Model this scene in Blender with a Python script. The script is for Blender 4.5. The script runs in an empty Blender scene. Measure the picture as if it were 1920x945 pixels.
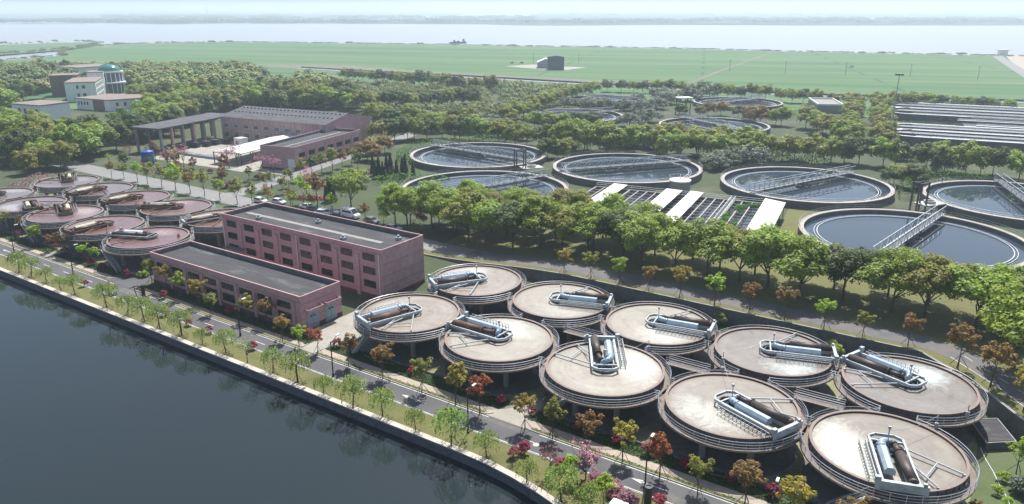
import bpy, math, random
import numpy as np
R = math.radians
rnd = random.Random(11)
sc = bpy.context.scene
COL = sc.collection

# ------------------------------------------------------------------ camera, sky, sun, exposure
CAM_H, FPX, PITCH = 52.0, 1398.0, R(18.1)
cam = bpy.data.objects.new("camera", bpy.data.cameras.new("camera")); COL.objects.link(cam)
cam.location = (0, 0, CAM_H); cam.rotation_euler = (R(90) - PITCH, 0, 0)
cam.data.sensor_width = 36; cam.data.lens = 36 * FPX / 1920; cam.data.clip_end = 60000; cam.data.clip_start = 1
sc.camera = cam
SUN_EL, SUN_AZ = 58.0, 16.0          # azimuth clockwise from +Y (the view direction)
w = bpy.data.worlds.new("World"); sc.world = w; w.use_nodes = True
nt = w.node_tree; nt.nodes.clear()
sky = nt.nodes.new("ShaderNodeTexSky"); sky.sky_type = 'NISHITA'; sky.sun_disc = False
sky.sun_elevation = R(SUN_EL); sky.sun_rotation = R(SUN_AZ); sky.dust_density = 2.0; sky.air_density = 1.0; sky.ozone_density = 1.5
bg = nt.nodes.new("ShaderNodeBackground"); bg.inputs[1].default_value = 0.10
wo = nt.nodes.new("ShaderNodeOutputWorld")
nt.links.new(sky.outputs[0], bg.inputs[0]); nt.links.new(bg.outputs[0], wo.inputs[0])
sl = bpy.data.lights.new("sun", 'SUN'); sl.energy = 4.9; sl.angle = R(0.53); sl.color = (1, .97, .925)
so = bpy.data.objects.new("sun", sl); COL.objects.link(so)
so.rotation_euler = (R(90 - SUN_EL), 0, R(180 - SUN_AZ) )
sc.view_settings.view_transform = 'Standard'; sc.view_settings.look = 'None'
sc.view_settings.gamma = 1.0; sc.view_settings.exposure = 0.50; sc.view_settings.use_curve_mapping = False
sc.cycles.max_bounces = 6; sc.cycles.diffuse_bounces = 3; sc.cycles.glossy_bounces = 3
sc.cycles.transmission_bounces = 3; sc.cycles.volume_bounces = 1; sc.cycles.transparent_max_bounces = 6
sc.cycles.sample_clamp_indirect = 4.0; sc.cycles.use_denoising = True

# ------------------------------------------------------------------ frames
ORI = np.array([42.0, 72.7]); AX = np.array([.8312, -.556]); BX = np.array([.556, .8312])
ANG = math.atan2(AX[1], AX[0])       # the plant's own grid: s along the canal road, t away from the canal

def W(s, t):
    p = ORI + s * AX + t * BX
    return float(p[0]), float(p[1])
def ST(x, y):
    d = np.array([x, y]) - ORI
    return float(d @ AX), float(d @ BX)
def at(u, v, z=0.0):
    """ground point (at height z) seen at pixel (u, v) of the 1920-wide photograph"""
    a = (u - 960) / FPX; b = (v - 472.5) / FPX
    c, s_ = math.cos(PITCH), math.sin(PITCH)
    k = (CAM_H - z) / (s_ + b * c)
    return a * k, (c - b * s_) * k

FS = [-400, 0, 8.7, 13.4, 22, 45]; FT = [36.4, 36.0, 27.5, 20.8, 7.5, -28]
def wall_t(s): return float(np.interp(s, FS, FT))
def sm(x): x = min(1, max(0, x)); return x * x * (3 - 2 * x)
def gz_st(s, t):
    if t < wall_t(s) - .05: return 0.0
    return 2.5 * sm((s + 100) / 42) * (1 - sm((t - 66) / 16))
def gz(x, y): return gz_st(*ST(x, y))
def atg(u, v):
    """ground point on the real terrain"""
    x, y = at(u, v, 0)
    for _ in range(12):
        x, y = at(u, v, gz(x, y))
    return x, y, gz(x, y)

# ------------------------------------------------------------------ mesh builder
class MB:
    def __init__(s): s.v = []; s.f = []; s.m = []
    def add(s, vs, fs, mi=0):
        o = len(s.v); s.v += [tuple(map(float, q)) for q in vs]
        s.f += [tuple(i + o for i in f) for f in fs]; s.m += [mi] * len(fs); return s
    def box(s, c, d, rz=0, mi=0, tilt=None):
        x, y, z = d[0] / 2, d[1] / 2, d[2] / 2; ca, sa = math.cos(rz), math.sin(rz)
        vs = []
        for k in (-1, 1):
            for (i, j) in ((-1, -1), (1, -1), (1, 1), (-1, 1)):
                vs.append((c[0] + i * x * ca - j * y * sa, c[1] + i * x * sa + j * y * ca, c[2] + k * z))
        return s.add(vs, [(3, 2, 1, 0), (4, 5, 6, 7), (0, 1, 5, 4), (1, 2, 6, 5), (2, 3, 7, 6), (3, 0, 4, 7)], mi)
    def tube(s, p, q, r, r2=None, n=8, mi=0, cap=True):
        p = np.array(p, float); q = np.array(q, float); r2 = r if r2 is None else r2
        d = q - p; L = np.linalg.norm(d)
        if L < 1e-6: return s
        d /= L; u = np.cross(d, (0, 0, 1)); 
        if np.linalg.norm(u) < 1e-3: u = np.array([1., 0, 0])
        u /= np.linalg.norm(u); w_ = np.cross(d, u)
        vs = []
        for (c, rr) in ((p, r), (q, r2)):
            for i in range(n):
                a = 2 * math.pi * (i + .5) / n; vs.append(c + rr * (math.cos(a) * u + math.sin(a) * w_))
        fs = [(i, (i + 1) % n, n + (i + 1) % n, n + i) for i in range(n)]
        if cap: fs += [tuple(range(n))[::-1], tuple(range(n, 2 * n))]
        return s.add(vs, fs, mi)
    def bar(s, p, q, w_, h=None, mi=0):
        """square bar between two points"""
        h = w_ if h is None else h
        p = np.array(p, float); q = np.array(q, float); d = q - p; L = np.linalg.norm(d)
        if L < 1e-6: return s
        d /= L; u = np.cross(d, (0, 0, 1))
        if np.linalg.norm(u) < 1e-3: u = np.array([1., 0, 0])
        u /= np.linalg.norm(u); k = np.cross(u, d)
        vs = [c + i * w_ / 2 * u + j * h / 2 * k for c in (p, q) for (i, j) in ((-1, -1), (1, -1), (1, 1), (-1, 1))]
        return s.add(vs, [(3, 2, 1, 0), (4, 5, 6, 7), (0, 1, 5, 4), (1, 2, 6, 5), (2, 3, 7, 6), (3, 0, 4, 7)], mi)
    def path(s, pts, r, n=6, mi=0):
        for a, b in zip(pts[:-1], pts[1:]): s.tube(a, b, r, n=n, mi=mi)
        return s
    def ring(s, r0, r1, z0, z1, a0=0, a1=360, n=72, c=(0, 0), mi=0):
        full = abs(a1 - a0) >= 359.9
        m = max(2, int(n * abs(a1 - a0) / 360)); vs = []
        for i in range(m if full else m + 1):
            a = R(a0 + (a1 - a0) * i / m); ca, sa = math.cos(a), math.sin(a)
            vs += [(c[0] + r0 * ca, c[1] + r0 * sa, z0), (c[0] + r1 * ca, c[1] + r1 * sa, z0),
                   (c[0] + r1 * ca, c[1] + r1 * sa, z1), (c[0] + r0 * ca, c[1] + r0 * sa, z1)]
        N = len(vs) // 4; fs = []
        for i in range(m):
            a = 4 * i; b = 4 * ((i + 1) % N)
            fs += [(a, a + 1, b + 1, b), (a + 1, a + 2, b + 2, b + 1), (a + 2, a + 3, b + 3, b + 2), (a + 3, a, b, b + 3)]
        if not full: fs += [(0, 3, 2, 1), (4 * m, 4 * m + 1, 4 * m + 2, 4 * m + 3)]
        return s.add(vs, fs, mi)
    def disc(s, r, z, n=72, c=(0, 0), mi=0):
        return s.add([(c[0] + r * math.cos(2 * math.pi * i / n), c[1] + r * math.sin(2 * math.pi * i / n), z) for i in range(n)], [tuple(range(n))], mi)
    def cyl(s, c, r, z0, z1, n=24, mi=0, r2=None): return s.tube((c[0], c[1], z0), (c[0], c[1], z1), r, r2, n, mi)
    def prism(s, pts, z0, z1, mi=0):
        n = len(pts); vs = [(p[0], p[1], z0) for p in pts] + [(p[0], p[1], z1) for p in pts]
        return s.add(vs, [tuple(range(n))[::-1], tuple(range(n, 2 * n))] + [(i, (i + 1) % n, n + (i + 1) % n, n + i) for i in range(n)], mi)
    def sheet(s, pts, z, mi=0): return s.add([(p[0], p[1], z if len(p) < 3 else p[2]) for p in pts], [tuple(range(len(pts)))], mi)
    def blob(s, c, r, seg=10, rings=6, mi=0, zmin=-1):
        vs = []; fs = []
        for j in range(rings + 1):
            ph = math.pi * j / rings
            for i in range(seg):
                th = 2 * math.pi * i / seg
                vs.append((c[0] + r[0] * math.sin(ph) * math.cos(th), c[1] + r[1] * math.sin(ph) * math.sin(th), c[2] + r[2] * max(zmin, math.cos(ph))))
        for j in range(rings):
            for i in range(seg):
                a = j * seg + i; b = j * seg + (i + 1) % seg
                fs.append((a, a + seg, b + seg, b))
        return s.add(vs, fs, mi)
    def mesh(s, name, smooth=False):
        me = bpy.data.meshes.new(name); me.from_pydata(s.v, [], s.f)
        if any(s.m): me.polygons.foreach_set("material_index", s.m)
        if smooth: me.polygons.foreach_set("use_smooth", [True] * len(s.f))
        me.update(); return me

def obj(name, me, mats, parent=None, loc=None, rz=None, scale=None):
    if isinstance(me, MB): me = me.mesh(name)
    if not isinstance(mats, (list, tuple)): mats = [mats]
    if not me.materials:
        for m_ in mats: me.materials.append(m_)
        o = bpy.data.objects.new(name, me)
    else:
        o = bpy.data.objects.new(name, me)
        for i, m_ in enumerate(mats):
            if me.materials[i] is not m_:
                o.material_slots[i].link = 'OBJECT'; o.material_slots[i].material = m_
    COL.objects.link(o)
    if parent is not None: o.parent = parent
    if loc is not None: o.location = loc
    if rz is not None: o.rotation_euler = (0, 0, rz)
    if scale is not None: o.scale = scale if isinstance(scale, (tuple, list)) else (scale,) * 3
    return o
def tag(o, label, cat, group=None, kind=None):
    o["label"] = label; o["category"] = cat
    if group: o["group"] = group
    if kind: o["kind"] = kind
    return o
def thing(name, label, cat, loc, rz=0, group=None, scale=None):
    o = bpy.data.objects.new(name, None); COL.objects.link(o); o.location = loc; o.rotation_euler = (0, 0, rz)
    o.empty_display_size = .3
    if scale: o.scale = (scale,) * 3
    return tag(o, label, cat, group)
def struct(name, mb, m):
    o = obj(name, mb, m); o["kind"] = "structure"; return o
ORD = ["first", "second", "third", "fourth", "fifth", "sixth", "seventh", "eighth", "ninth", "tenth", "eleventh", "twelfth", "thirteenth", "fourteenth", "fifteenth", "sixteenth", "seventeenth", "eighteenth", "nineteenth", "twentieth"]
def nth(i): return ORD[i] if i < 20 else "%d%s" % (i + 1, {1: "st", 2: "nd", 3: "rd"}.get((i + 1) % 10, "th"))

# ------------------------------------------------------------------ materials
def newmat(name):
    m = bpy.data.materials.new(name); m.use_nodes = True; n = m.node_tree
    return m, n, n.nodes["Principled BSDF"]
def N(n, t, **kw):
    k = n.nodes.new(t)
    for a, b in kw.items(): setattr(k, a, b)
    return k
def noise(n, vec, scale, detail=4, rough=.55, dist=0):
    k = N(n, "ShaderNodeTexNoise"); k.inputs["Scale"].default_value = scale; k.inputs["Detail"].default_value = detail
    k.inputs["Roughness"].default_value = rough; k.inputs["Distortion"].default_value = dist
    if vec is not None: n.links.new(vec, k.inputs["Vector"])
    return k.outputs[0]
def ramp(n, fac, stops):
    k = N(n, "ShaderNodeValToRGB"); n.links.new(fac, k.inputs[0]); e = k.color_ramp.elements
    while len(e) < len(stops): e.new(.5)
    for i, (p, c) in enumerate(stops): e[i].position = p; e[i].color = (*c, 1) if len(c) == 3 else c
    return k.outputs[0]
def mix(n, fac, a, b, mode='MIX'):
    k = N(n, "ShaderNodeMix", data_type='RGBA', blend_type=mode)
    for sock, v in ((0, fac), (6, a), (7, b)):
        if hasattr(v, "links"): n.links.new(v, k.inputs[sock])
        elif sock == 0: k.inputs[0].default_value = v
        else: k.inputs[sock].default_value = (*v, 1)
    return k.outputs[2]
def math_(n, op, a, b=0.0, c=None):
    k = N(n, "ShaderNodeMath", operation=op)
    for i, v in enumerate((a, b) if c is None else (a, b, c)):
        if hasattr(v, "links"): n.links.new(v, k.inputs[i])
        else: k.inputs[i].default_value = v
    return k.outputs[0]
def pos(n, world=True):
    if world: return N(n, "ShaderNodeNewGeometry").outputs["Position"]
    return N(n, "ShaderNodeTexCoord").outputs["Object"]
def bump(n, b, h, strength=.3, dist=.05):
    k = N(n, "ShaderNodeBump"); k.inputs["Strength"].default_value = strength; k.inputs["Distance"].default_value = dist
    n.links.new(h, k.inputs["Height"]); n.links.new(k.outputs[0], b.inputs["Normal"])
def surf(name, c1, c2=None, c3=None, scale=1.0, rough=.8, metal=0, bumps=.2, fine=6.0, world=False, spec=None):
    """mottled surface: broad patches between c1/c2 (and c3), fine grain"""
    m, n, b = newmat(name); p = pos(n, world)
    c2 = c2 or tuple(x * .8 for x in c1)
    st = [(.35, c1), (.65, c2)] if c3 is None else [(.3, c1), (.5, c2), (.72, c3)]
    col = ramp(n, noise(n, p, scale, 5, .6), st)
    g = noise(n, p, scale * fine, 4, .7)
    col = mix(n, .8, col, ramp(n, g, [(.3, (.78, .78, .78)), (.7, (1.18, 1.18, 1.18))]), 'MULTIPLY')
    n.links.new(col, b.inputs["Base Color"]); b.inputs["Roughness"].default_value = rough; b.inputs["Metallic"].default_value = metal
    if spec is not None: b.inputs["Specular IOR Level"].default_value = spec
    if bumps: bump(n, b, g, bumps)
    return m
def leafmat(name, c1, c2, trans=.42, hue=.05):
    m, n, b = newmat(name)
    oi = N(n, "ShaderNodeObjectInfo"); ge = N(n, "ShaderNodeNewGeometry")
    col = mix(n, ge.outputs["Random Per Island"], c1, c2)
    big = noise(n, N(n, "ShaderNodeTexCoord").outputs["Object"], .55, 2, .5)
    col = mix(n, .7, col, ramp(n, big, [(.35, (.6, .68, .75)), (.65, (1.25, 1.15, 1.0))]), 'MULTIPLY')
    hs = N(n, "ShaderNodeHueSaturation"); n.links.new(col, hs.inputs["Color"])
    n.links.new(math_(n, 'MULTIPLY_ADD', oi.outputs["Random"], hue * .5, .5 - hue * .25), hs.inputs["Hue"])
    n.links.new(math_(n, 'MULTIPLY_ADD', oi.outputs["Random"], .5, 1.05), hs.inputs["Value"])
    n.links.new(hs.outputs[0], b.inputs["Base Color"]); b.inputs["Roughness"].default_value = .55; b.inputs["Specular IOR Level"].default_value = .3
    tr = N(n, "ShaderNodeBsdfTranslucent"); n.links.new(hs.outputs[0], tr.inputs[0])
    mx = N(n, "ShaderNodeMixShader"); mx.inputs[0].default_value = trans
    out = n.nodes["Material Output"]
    n.links.new(b.outputs[0], mx.inputs[1]); n.links.new(tr.outputs[0], mx.inputs[2]); n.links.new(mx.outputs[0], out.inputs[0])
    return m
M = {}
M['bark'] = surf("bark", (.07, .05, .035), (.13, .10, .07), scale=3, rough=.9)
M['camphor'] = leafmat("camphor_leaf", (.15, .23, .028), (.29, .36, .045))
M['dark'] = leafmat("dark_leaf", (.055, .105, .02), (.11, .16, .03))
M['olive'] = leafmat("olive_leaf", (.17, .185, .03), (.27, .27, .045))
M['lime'] = leafmat("lime_leaf", (.20, .31, .025), (.36, .46, .05))
M['rust'] = leafmat("rust_leaf", (.19, .11, .032), (.27, .17, .045))
M['redleaf'] = leafmat("red_leaf", (.24, .06, .025), (.30, .12, .035))
M['gold'] = leafmat("gold_leaf", (.22, .175, .025), (.33, .265, .045))
M['bronze'] = leafmat("bronze_leaf", (.21, .14, .045), (.30, .20, .06))
M['willow'] = leafmat("willow_leaf", (.17, .26, .05), (.30, .38, .09), .4)
M['crimson'] = leafmat("crimson_leaf", (.15, .008, .022), (.32, .035, .07), .2)
M['pink'] = leafmat("pink_blossom", (.26, .10, .15), (.44, .24, .29))
M['plum'] = leafmat("plum_leaf", (.16, .05, .05), (.26, .10, .09))
M['grey'] = leafmat("grey_leaf", (.12, .16, .11), (.19, .225, .165))
M['conifer'] = leafmat("conifer_leaf", (.02, .045, .018), (.045, .08, .028), .1)
M['hedge'] = leafmat("hedge_leaf", (.05, .14, .015), (.10, .22, .03))
M['scrub'] = leafmat("scrub_leaf", (.15, .18, .06), (.24, .26, .10))
M['cover'] = leafmat("ground_cover_leaf", (.025, .07, .012), (.06, .13, .02))
M['grass'] = surf("bank_grass", (.10, .105, .03), (.14, .135, .045), (.085, .115, .03), scale=.25, world=True, rough=.95, bumps=.6, fine=14)
M['lawn'] = surf("lawn", (.065, .095, .038), (.085, .12, .045), (.11, .125, .06), scale=.12, world=True, rough=.95, bumps=.5, fine=20)
M['soil'] = surf("wood_floor", (.06, .085, .03), (.045, .065, .025), (.11, .11, .06), scale=.06, world=True, rough=.95, bumps=.4, fine=20)
M['asphalt'] = surf("asphalt", (.072, .072, .078), (.09, .09, .095), (.108, .105, .10), scale=.18, world=True, rough=.85, bumps=.1, fine=30)
M['asphalt_pale'] = surf("worn_asphalt", (.19, .19, .19), (.23, .225, .22), scale=.12, world=True, rough=.85, bumps=.1, fine=30)
M['asphalt_dark'] = surf("littered_asphalt", (.10, .10, .11), (.13, .125, .125), (.17, .14, .11), scale=.5, world=True, rough=.9, bumps=.2, fine=14)
M['paint'] = surf("road_paint", (.62, .62, .58), (.42, .42, .40), scale=1.5, world=True, rough=.7, bumps=0)
M['pave'] = surf("paving", (.42, .35, .28), (.33, .28, .235), scale=.8, world=True, rough=.9)
M['kerb'] = surf("kerb_stone", (.40, .39, .36), (.28, .27, .25), scale=1, world=True, rough=.9)
M['yard'] = surf("mossy_yard", (.30, .285, .22), (.21, .22, .09), (.34, .32, .27), scale=.16, world=True, rough=.9, fine=8)
M['drive'] = surf("concrete_drive", (.36, .34, .29), (.29, .27, .23), scale=.3, world=True, rough=.9, fine=8)
M['pad'] = surf("pad_concrete", (.13, .13, .12), (.19, .185, .17), scale=.2, world=True, rough=.9, fine=8)
M['concrete'] = surf("concrete", (.30, .29, .27), (.22, .215, .20), scale=.7, rough=.85, fine=6)
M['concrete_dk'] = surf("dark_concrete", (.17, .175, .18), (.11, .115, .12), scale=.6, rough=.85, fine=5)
M['concrete_lt'] = surf("pale_concrete", (.50, .49, .46), (.40, .39, .37), scale=.6, rough=.85)
M['coping'] = surf("coping_stone", (.55, .50, .42), (.42, .38, .33), scale=.9, world=True, rough=.9, bumps=.5)
M['steel'] = surf("rail_steel", (.62, .64, .66), (.52, .54, .57), scale=2, rough=.32, metal=.75, bumps=0)
M['steel_dk'] = surf("dark_steel", (.06, .065, .07), (.09, .09, .09), scale=2, rough=.5, metal=.3, bumps=0)
M['galv'] = surf("galvanised", (.42, .45, .47), (.33, .35, .37), scale=1.5, rough=.5, metal=.3, bumps=0)
M['white'] = surf("white_paint", (.84, .85, .85), (.76, .77, .77), scale=.5, rough=.6, bumps=.05)
M['whitesheet'] = surf("white_sheet_roof", (.74, .74, .70), (.62, .62, .58), scale=.25, rough=.55, bumps=.05)
M['framew'] = surf("pale_frame_paint", (.52, .57, .60), (.40, .45, .48), (.30, .30, .29), scale=1.4, rough=.45, metal=.1, bumps=0)
M['blue'] = surf("pale_blue_paint", (.36, .45, .52), (.28, .36, .43), scale=1.2, rough=.4, metal=.2, bumps=0)
M['bluedk'] = surf("blue_grey_plate", (.05, .065, .09), (.075, .08, .095), scale=1.2, rough=.5, metal=.2, bumps=0)
M['cream'] = surf("cream_paint", (.62, .58, .42), (.45, .42, .30), scale=1.2, rough=.5, bumps=0)
M['rustm'] = surf("rusted_steel", (.19, .085, .04), (.10, .055, .035), (.26, .15, .09), scale=2.2, rough=.7, metal=.2, bumps=.2)
M['rustp'] = surf("rusty_pipe", (.055, .046, .043), (.085, .062, .052), (.035, .033, .034), scale=1.6, rough=.55, metal=.3, bumps=.2)
M['rim'] = surf("tank_rim", (.25, .18, .15), (.19, .15, .13), scale=1.5, rough=.7, bumps=.1)
M['deck'] = surf("walkway_deck", (.16, .125, .105), (.22, .18, .15), scale=2, rough=.8)
M['black'] = surf("black_paint", (.012, .012, .014), scale=3, rough=.45, bumps=0)
M['tyre'] = surf("tyre_rubber", (.015, .015, .015), scale=3, rough=.9, bumps=0)
M['skin'] = surf("skin", (.42, .26, .19), (.38, .23, .16), scale=3, rough=.6, bumps=0)
M['pinkwall'] = surf("pink_render", (.54, .325, .325), (.48, .29, .295), (.57, .36, .355), scale=.16, rough=.85, bumps=.08, fine=9)
M['pinkdark'] = surf("maroon_plinth", (.16, .06, .07), (.12, .05, .055), scale=.8, rough=.8)
M['greenglass'] = surf("green_glass", (.07, .30, .24), (.05, .22, .18), scale=.2, rough=.15, metal=.3, bumps=0)
M['brownbrick'] = surf("brown_brick", (.20, .13, .10), (.16, .11, .09), scale=1, rough=.85)
M['tileroof'] = surf("brown_flat_roof", (.26, .20, .17), (.20, .165, .15), scale=.3, rough=.9)
M['slate'] = surf("slate_cladding", (.075, .10, .13), (.06, .085, .115), scale=.3, rough=.7)
M['paleclad'] = surf("pale_cladding", (.30, .34, .38), (.26, .30, .34), scale=.3, rough=.6)
M['bluetank'] = surf("blue_plastic", (.02, .09, .42), (.015, .07, .34), scale=1, rough=.4, bumps=0)
M['carwhite'] = surf("car_white", (.78, .79, .80), scale=.2, rough=.18, bumps=0)
M['cargrey'] = surf("car_grey", (.22, .23, .24), scale=.2, rough=.2, metal=.4, bumps=0)
M['carred'] = surf("car_red", (.5, .02, .02), scale=.2, rough=.2, bumps=0)
def glass():
    m, n, b = newmat("window_glass"); oi = N(n, "ShaderNodeTexCoord").outputs["Object"]
    n.links.new(ramp(n, noise(n, oi, .7, 2), [(.4, (.012, .02, .022)), (.65, (.05, .065, .07))]), b.inputs["Base Color"])
    b.inputs["Roughness"].default_value = .12; return m
M['glass'] = glass()
def roofmat(name, c, stain, lines=0.0):
    m, n, b = newmat(name); p = pos(n, False)
    mp = N(n, "ShaderNodeMapping"); mp.inputs["Scale"].default_value = (.35, 1.2, 1); n.links.new(p, mp.inputs[0])
    a = noise(n, mp.outputs[0], .45, 8, .68, .5); bb = noise(n, p, 4, 5, .7)
    col = ramp(n, a, [(.3, tuple(x * .7 for x in c)), (.55, c), (.70, stain)])
    col = mix(n, .8, col, ramp(n, bb, [(.3, (.7, .7, .7)), (.7, (1.25, 1.25, 1.25))]), 'MULTIPLY')
    if lines:
        br = N(n, "ShaderNodeTexBrick"); br.inputs["Scale"].default_value = 1; br.inputs["Brick Width"].default_value = 400; br.inputs["Row Height"].default_value = 1.0
        br.inputs["Mortar Size"].default_value = .035; br.inputs["Color1"].default_value = (1, 1, 1, 1); br.inputs["Color2"].default_value = (.93, .93, .93, 1); br.inputs["Mortar"].default_value = (.72, .72, .72, 1)
        n.links.new(p, br.inputs[0]); col = mix(n, lines, col, br.outputs[0], 'MULTIPLY')
    n.links.new(col, b.inputs["Base Color"]); b.inputs["Roughness"].default_value = .9; return m
M['roof'] = roofmat("bitumen_roof", (.055, .055, .06), (.14, .135, .13), .5)
M['roof2'] = roofmat("corrugated_roof", (.09, .09, .10), (.15, .15, .15), .6)
def stonewall():
    m, n, b = newmat("stone_wall"); p = pos(n, False)
    br = N(n, "ShaderNodeTexBrick"); br.inputs["Scale"].default_value = 1; br.inputs["Brick Width"].default_value = .9; br.inputs["Row Height"].default_value = .42
    br.inputs["Mortar Size"].default_value = .03; br.inputs["Color1"].default_value = (.20, .22, .25, 1); br.inputs["Color2"].default_value = (.30, .31, .33, 1); br.inputs["Mortar"].default_value = (.10, .11, .12, 1)
    cx = N(n, "ShaderNodeSeparateXYZ"); n.links.new(p, cx.inputs[0]); cc = N(n, "ShaderNodeCombineXYZ")
    n.links.new(cx.outputs[0], cc.inputs[0]); n.links.new(cx.outputs[2], cc.inputs[1]); n.links.new(cc.outputs[0], br.inputs[0])
    col = mix(n, .9, br.outputs[0], ramp(n, noise(n, p, .8, 6, .7), [(.35, (.55, .55, .55)), (.7, (1.3, 1.3, 1.25))]), 'MULTIPLY')
    n.links.new(col, b.inputs["Base Color"]); b.inputs["Roughness"].default_value = .9; return m
M['stone'] = stonewall()
def water(name, c, rough, bscale, bstr, spec=.5):
    m, n, b = newmat(name); p = pos(n, True)
    b.inputs["Base Color"].default_value = (*c, 1); b.inputs["Roughness"].default_value = rough; b.inputs["IOR"].default_value = 1.33
    b.inputs["Specular IOR Level"].default_value = spec
    bump(n, b, noise(n, p, bscale, 3, .5), bstr, .05); return m
M['canal'] = water("canal_water", (.018, .027, .030), .0, .7, .004)
M['river'] = water("river_water", (.29, .31, .34), .3, .05, .1)
M['pond'] = water("clarifier_water", (.035, .05, .07), .0, .5, .003)
M['oxwater'] = water("ditch_water", (.16, .155, .15), .2, 2, .2)
def sludge(name, a, b2, foam, amount=.5, rough=.3, spec=.5):
    m, n, b = newmat(name)
    tc = N(n, "ShaderNodeTexCoord").outputs["Object"]; oi = N(n, "ShaderNodeObjectInfo")
    off = N(n, "ShaderNodeVectorMath", operation='ADD'); n.links.new(tc, off.inputs[0])
    cmb = N(n, "ShaderNodeCombineXYZ"); n.links.new(math_(n, 'MULTIPLY', oi.outputs["Random"], 60), cmb.inputs[0]); n.links.new(math_(n, 'MULTIPLY', oi.outputs["Random"], 31), cmb.inputs[2])
    n.links.new(cmb.outputs[0], off.inputs[1]); p = off.outputs[0]
    # swirls round the centre: noise in polar coordinates
    sp = N(n, "ShaderNodeSeparateXYZ"); n.links.new(tc, sp.inputs[0])
    ang = math_(n, 'ARCTAN2', sp.outputs[1], sp.outputs[0]); rad = math_(n, 'SQRT', math_(n, 'ADD', math_(n, 'POWER', sp.outputs[0], 2.0), math_(n, 'POWER', sp.outputs[1], 2.0)))
    base = noise(n, p, .13, 6, .6, 1.2)
    col = ramp(n, base, [(.32, a), (.68, b2)])
    arcs = N(n, "ShaderNodeCombineXYZ"); n.links.new(math_(n, 'MULTIPLY', rad, 1.6), arcs.inputs[0]); n.links.new(math_(n, 'MULTIPLY', math_(n, 'SINE', ang), .9), arcs.inputs[1]); n.links.new(math_(n, 'MULTIPLY', oi.outputs["Random"], 44), arcs.inputs[2])
    col = mix(n, .75, col, ramp(n, noise(n, p, .32, 7, .7, 1.8), [(.3, (.72, .70, .66)), (.5, (1, 1, 1)), (.7, (1.1, 1.08, 1.05))]), 'MULTIPLY')
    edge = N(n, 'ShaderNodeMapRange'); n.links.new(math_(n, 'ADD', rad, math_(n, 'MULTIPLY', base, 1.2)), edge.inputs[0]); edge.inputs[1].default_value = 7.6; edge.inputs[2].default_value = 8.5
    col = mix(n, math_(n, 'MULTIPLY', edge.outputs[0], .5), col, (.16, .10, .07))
    col = mix(n, .5, col, ramp(n, noise(n, arcs.outputs[0], .9, 5, .6, .6), [(.35, (.75, .74, .72)), (.65, (1.15, 1.15, 1.15))]), 'MULTIPLY')
    big = noise(n, p, .11, 2, .4); fine = noise(n, p, .5, 7, .72, 2.6)
    f = math_(n, 'ADD', math_(n, 'MULTIPLY', big, .9), math_(n, 'MULTIPLY', fine, .7))
    cz = math_(n, 'MULTIPLY', math_(n, 'COSINE', math_(n, 'ADD', ang, 1.25)), math_(n, 'MULTIPLY', math_(n, 'SINE', math_(n, 'MULTIPLY', rad, .36)), .42))
    f = math_(n, 'ADD', f, math_(n, 'ADD', cz, .32))
    fm = ramp(n, f, [(1.30 - amount * .3, (0, 0, 0)), (1.42 - amount * .3, (1, 1, 1))])
    k = N(n, "ShaderNodeMapRange"); n.links.new(f, k.inputs[0]); k.inputs[1].default_value = 1.36 - amount * .3; k.inputs[2].default_value = 1.66 - amount * .3
    col = mix(n, k.outputs[0], col, foam)
    n.links.new(col, b.inputs["Base Color"]); b.inputs["Specular IOR Level"].default_value = spec
    rr = math_(n, 'MULTIPLY_ADD', fine, .25, rough - .1); n.links.new(rr, b.inputs["Roughness"])
    bump(n, b, fine, .25, .04); return m
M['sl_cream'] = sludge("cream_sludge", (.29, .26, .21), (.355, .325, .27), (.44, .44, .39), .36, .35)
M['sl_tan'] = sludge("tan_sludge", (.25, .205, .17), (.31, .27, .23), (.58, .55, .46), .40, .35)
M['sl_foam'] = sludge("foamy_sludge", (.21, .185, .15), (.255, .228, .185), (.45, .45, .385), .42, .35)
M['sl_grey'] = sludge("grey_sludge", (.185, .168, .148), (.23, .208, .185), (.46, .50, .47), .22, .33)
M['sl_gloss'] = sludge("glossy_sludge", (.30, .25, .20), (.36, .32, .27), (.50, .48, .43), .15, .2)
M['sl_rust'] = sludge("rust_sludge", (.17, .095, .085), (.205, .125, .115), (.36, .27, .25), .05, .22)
M['sl_wet'] = sludge("wet_rust_sludge", (.16, .11, .10), (.20, .15, .14), (.42, .36, .33), .15, .12)

# ------------------------------------------------------------------ terrain
def sheet_world(name, pts, z, m, kind="structure"):
    mb = MB().sheet(pts, z); me = mb.mesh(name); o = obj(name, me, m); o["kind"] = kind; return o
def strip(name, path, m, dz, widths=None, follow=True, step=2.0, frame='st'):
    """ribbon along a path (s, t, halfwidth) laid dz over the terrain"""
    P_ = [];
    for a, b in zip(path[:-1], path[1:]):
        L = math.hypot(b[0] - a[0], b[1] - a[1]); k = max(1, int(L / step))
        for i in range(k): P_.append(tuple(a[j] + (b[j] - a[j]) * i / k for j in range(3)))
    P_.append(path[-1]); mb = MB(); n = len(P_)
    for i, (s_, t_, hw) in enumerate(P_):
        a = P_[max(0, i - 1)]; b = P_[min(n - 1, i + 1)]; dx, dy = b[0] - a[0], b[1] - a[1]; L = math.hypot(dx, dy)
        nx, ny = -dy / L, dx / L
        for q in (-1, 1):
            ss, tt = s_ + nx * hw * q, t_ + ny * hw * q
            x, y = W(ss, tt) if frame == 'st' else (ss, tt)
            z = (gz_st(ss, tt) if frame == 'st' else 0) if follow else 0
            mb.v.append((x, y, z + dz))
    for i in range(n - 1): mb.f.append((2 * i + 1, 2 * i, 2 * i + 2, 2 * i + 3)); mb.m.append(0)
    o = obj(name, mb, m); o["kind"] = "structure"; return o

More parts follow.
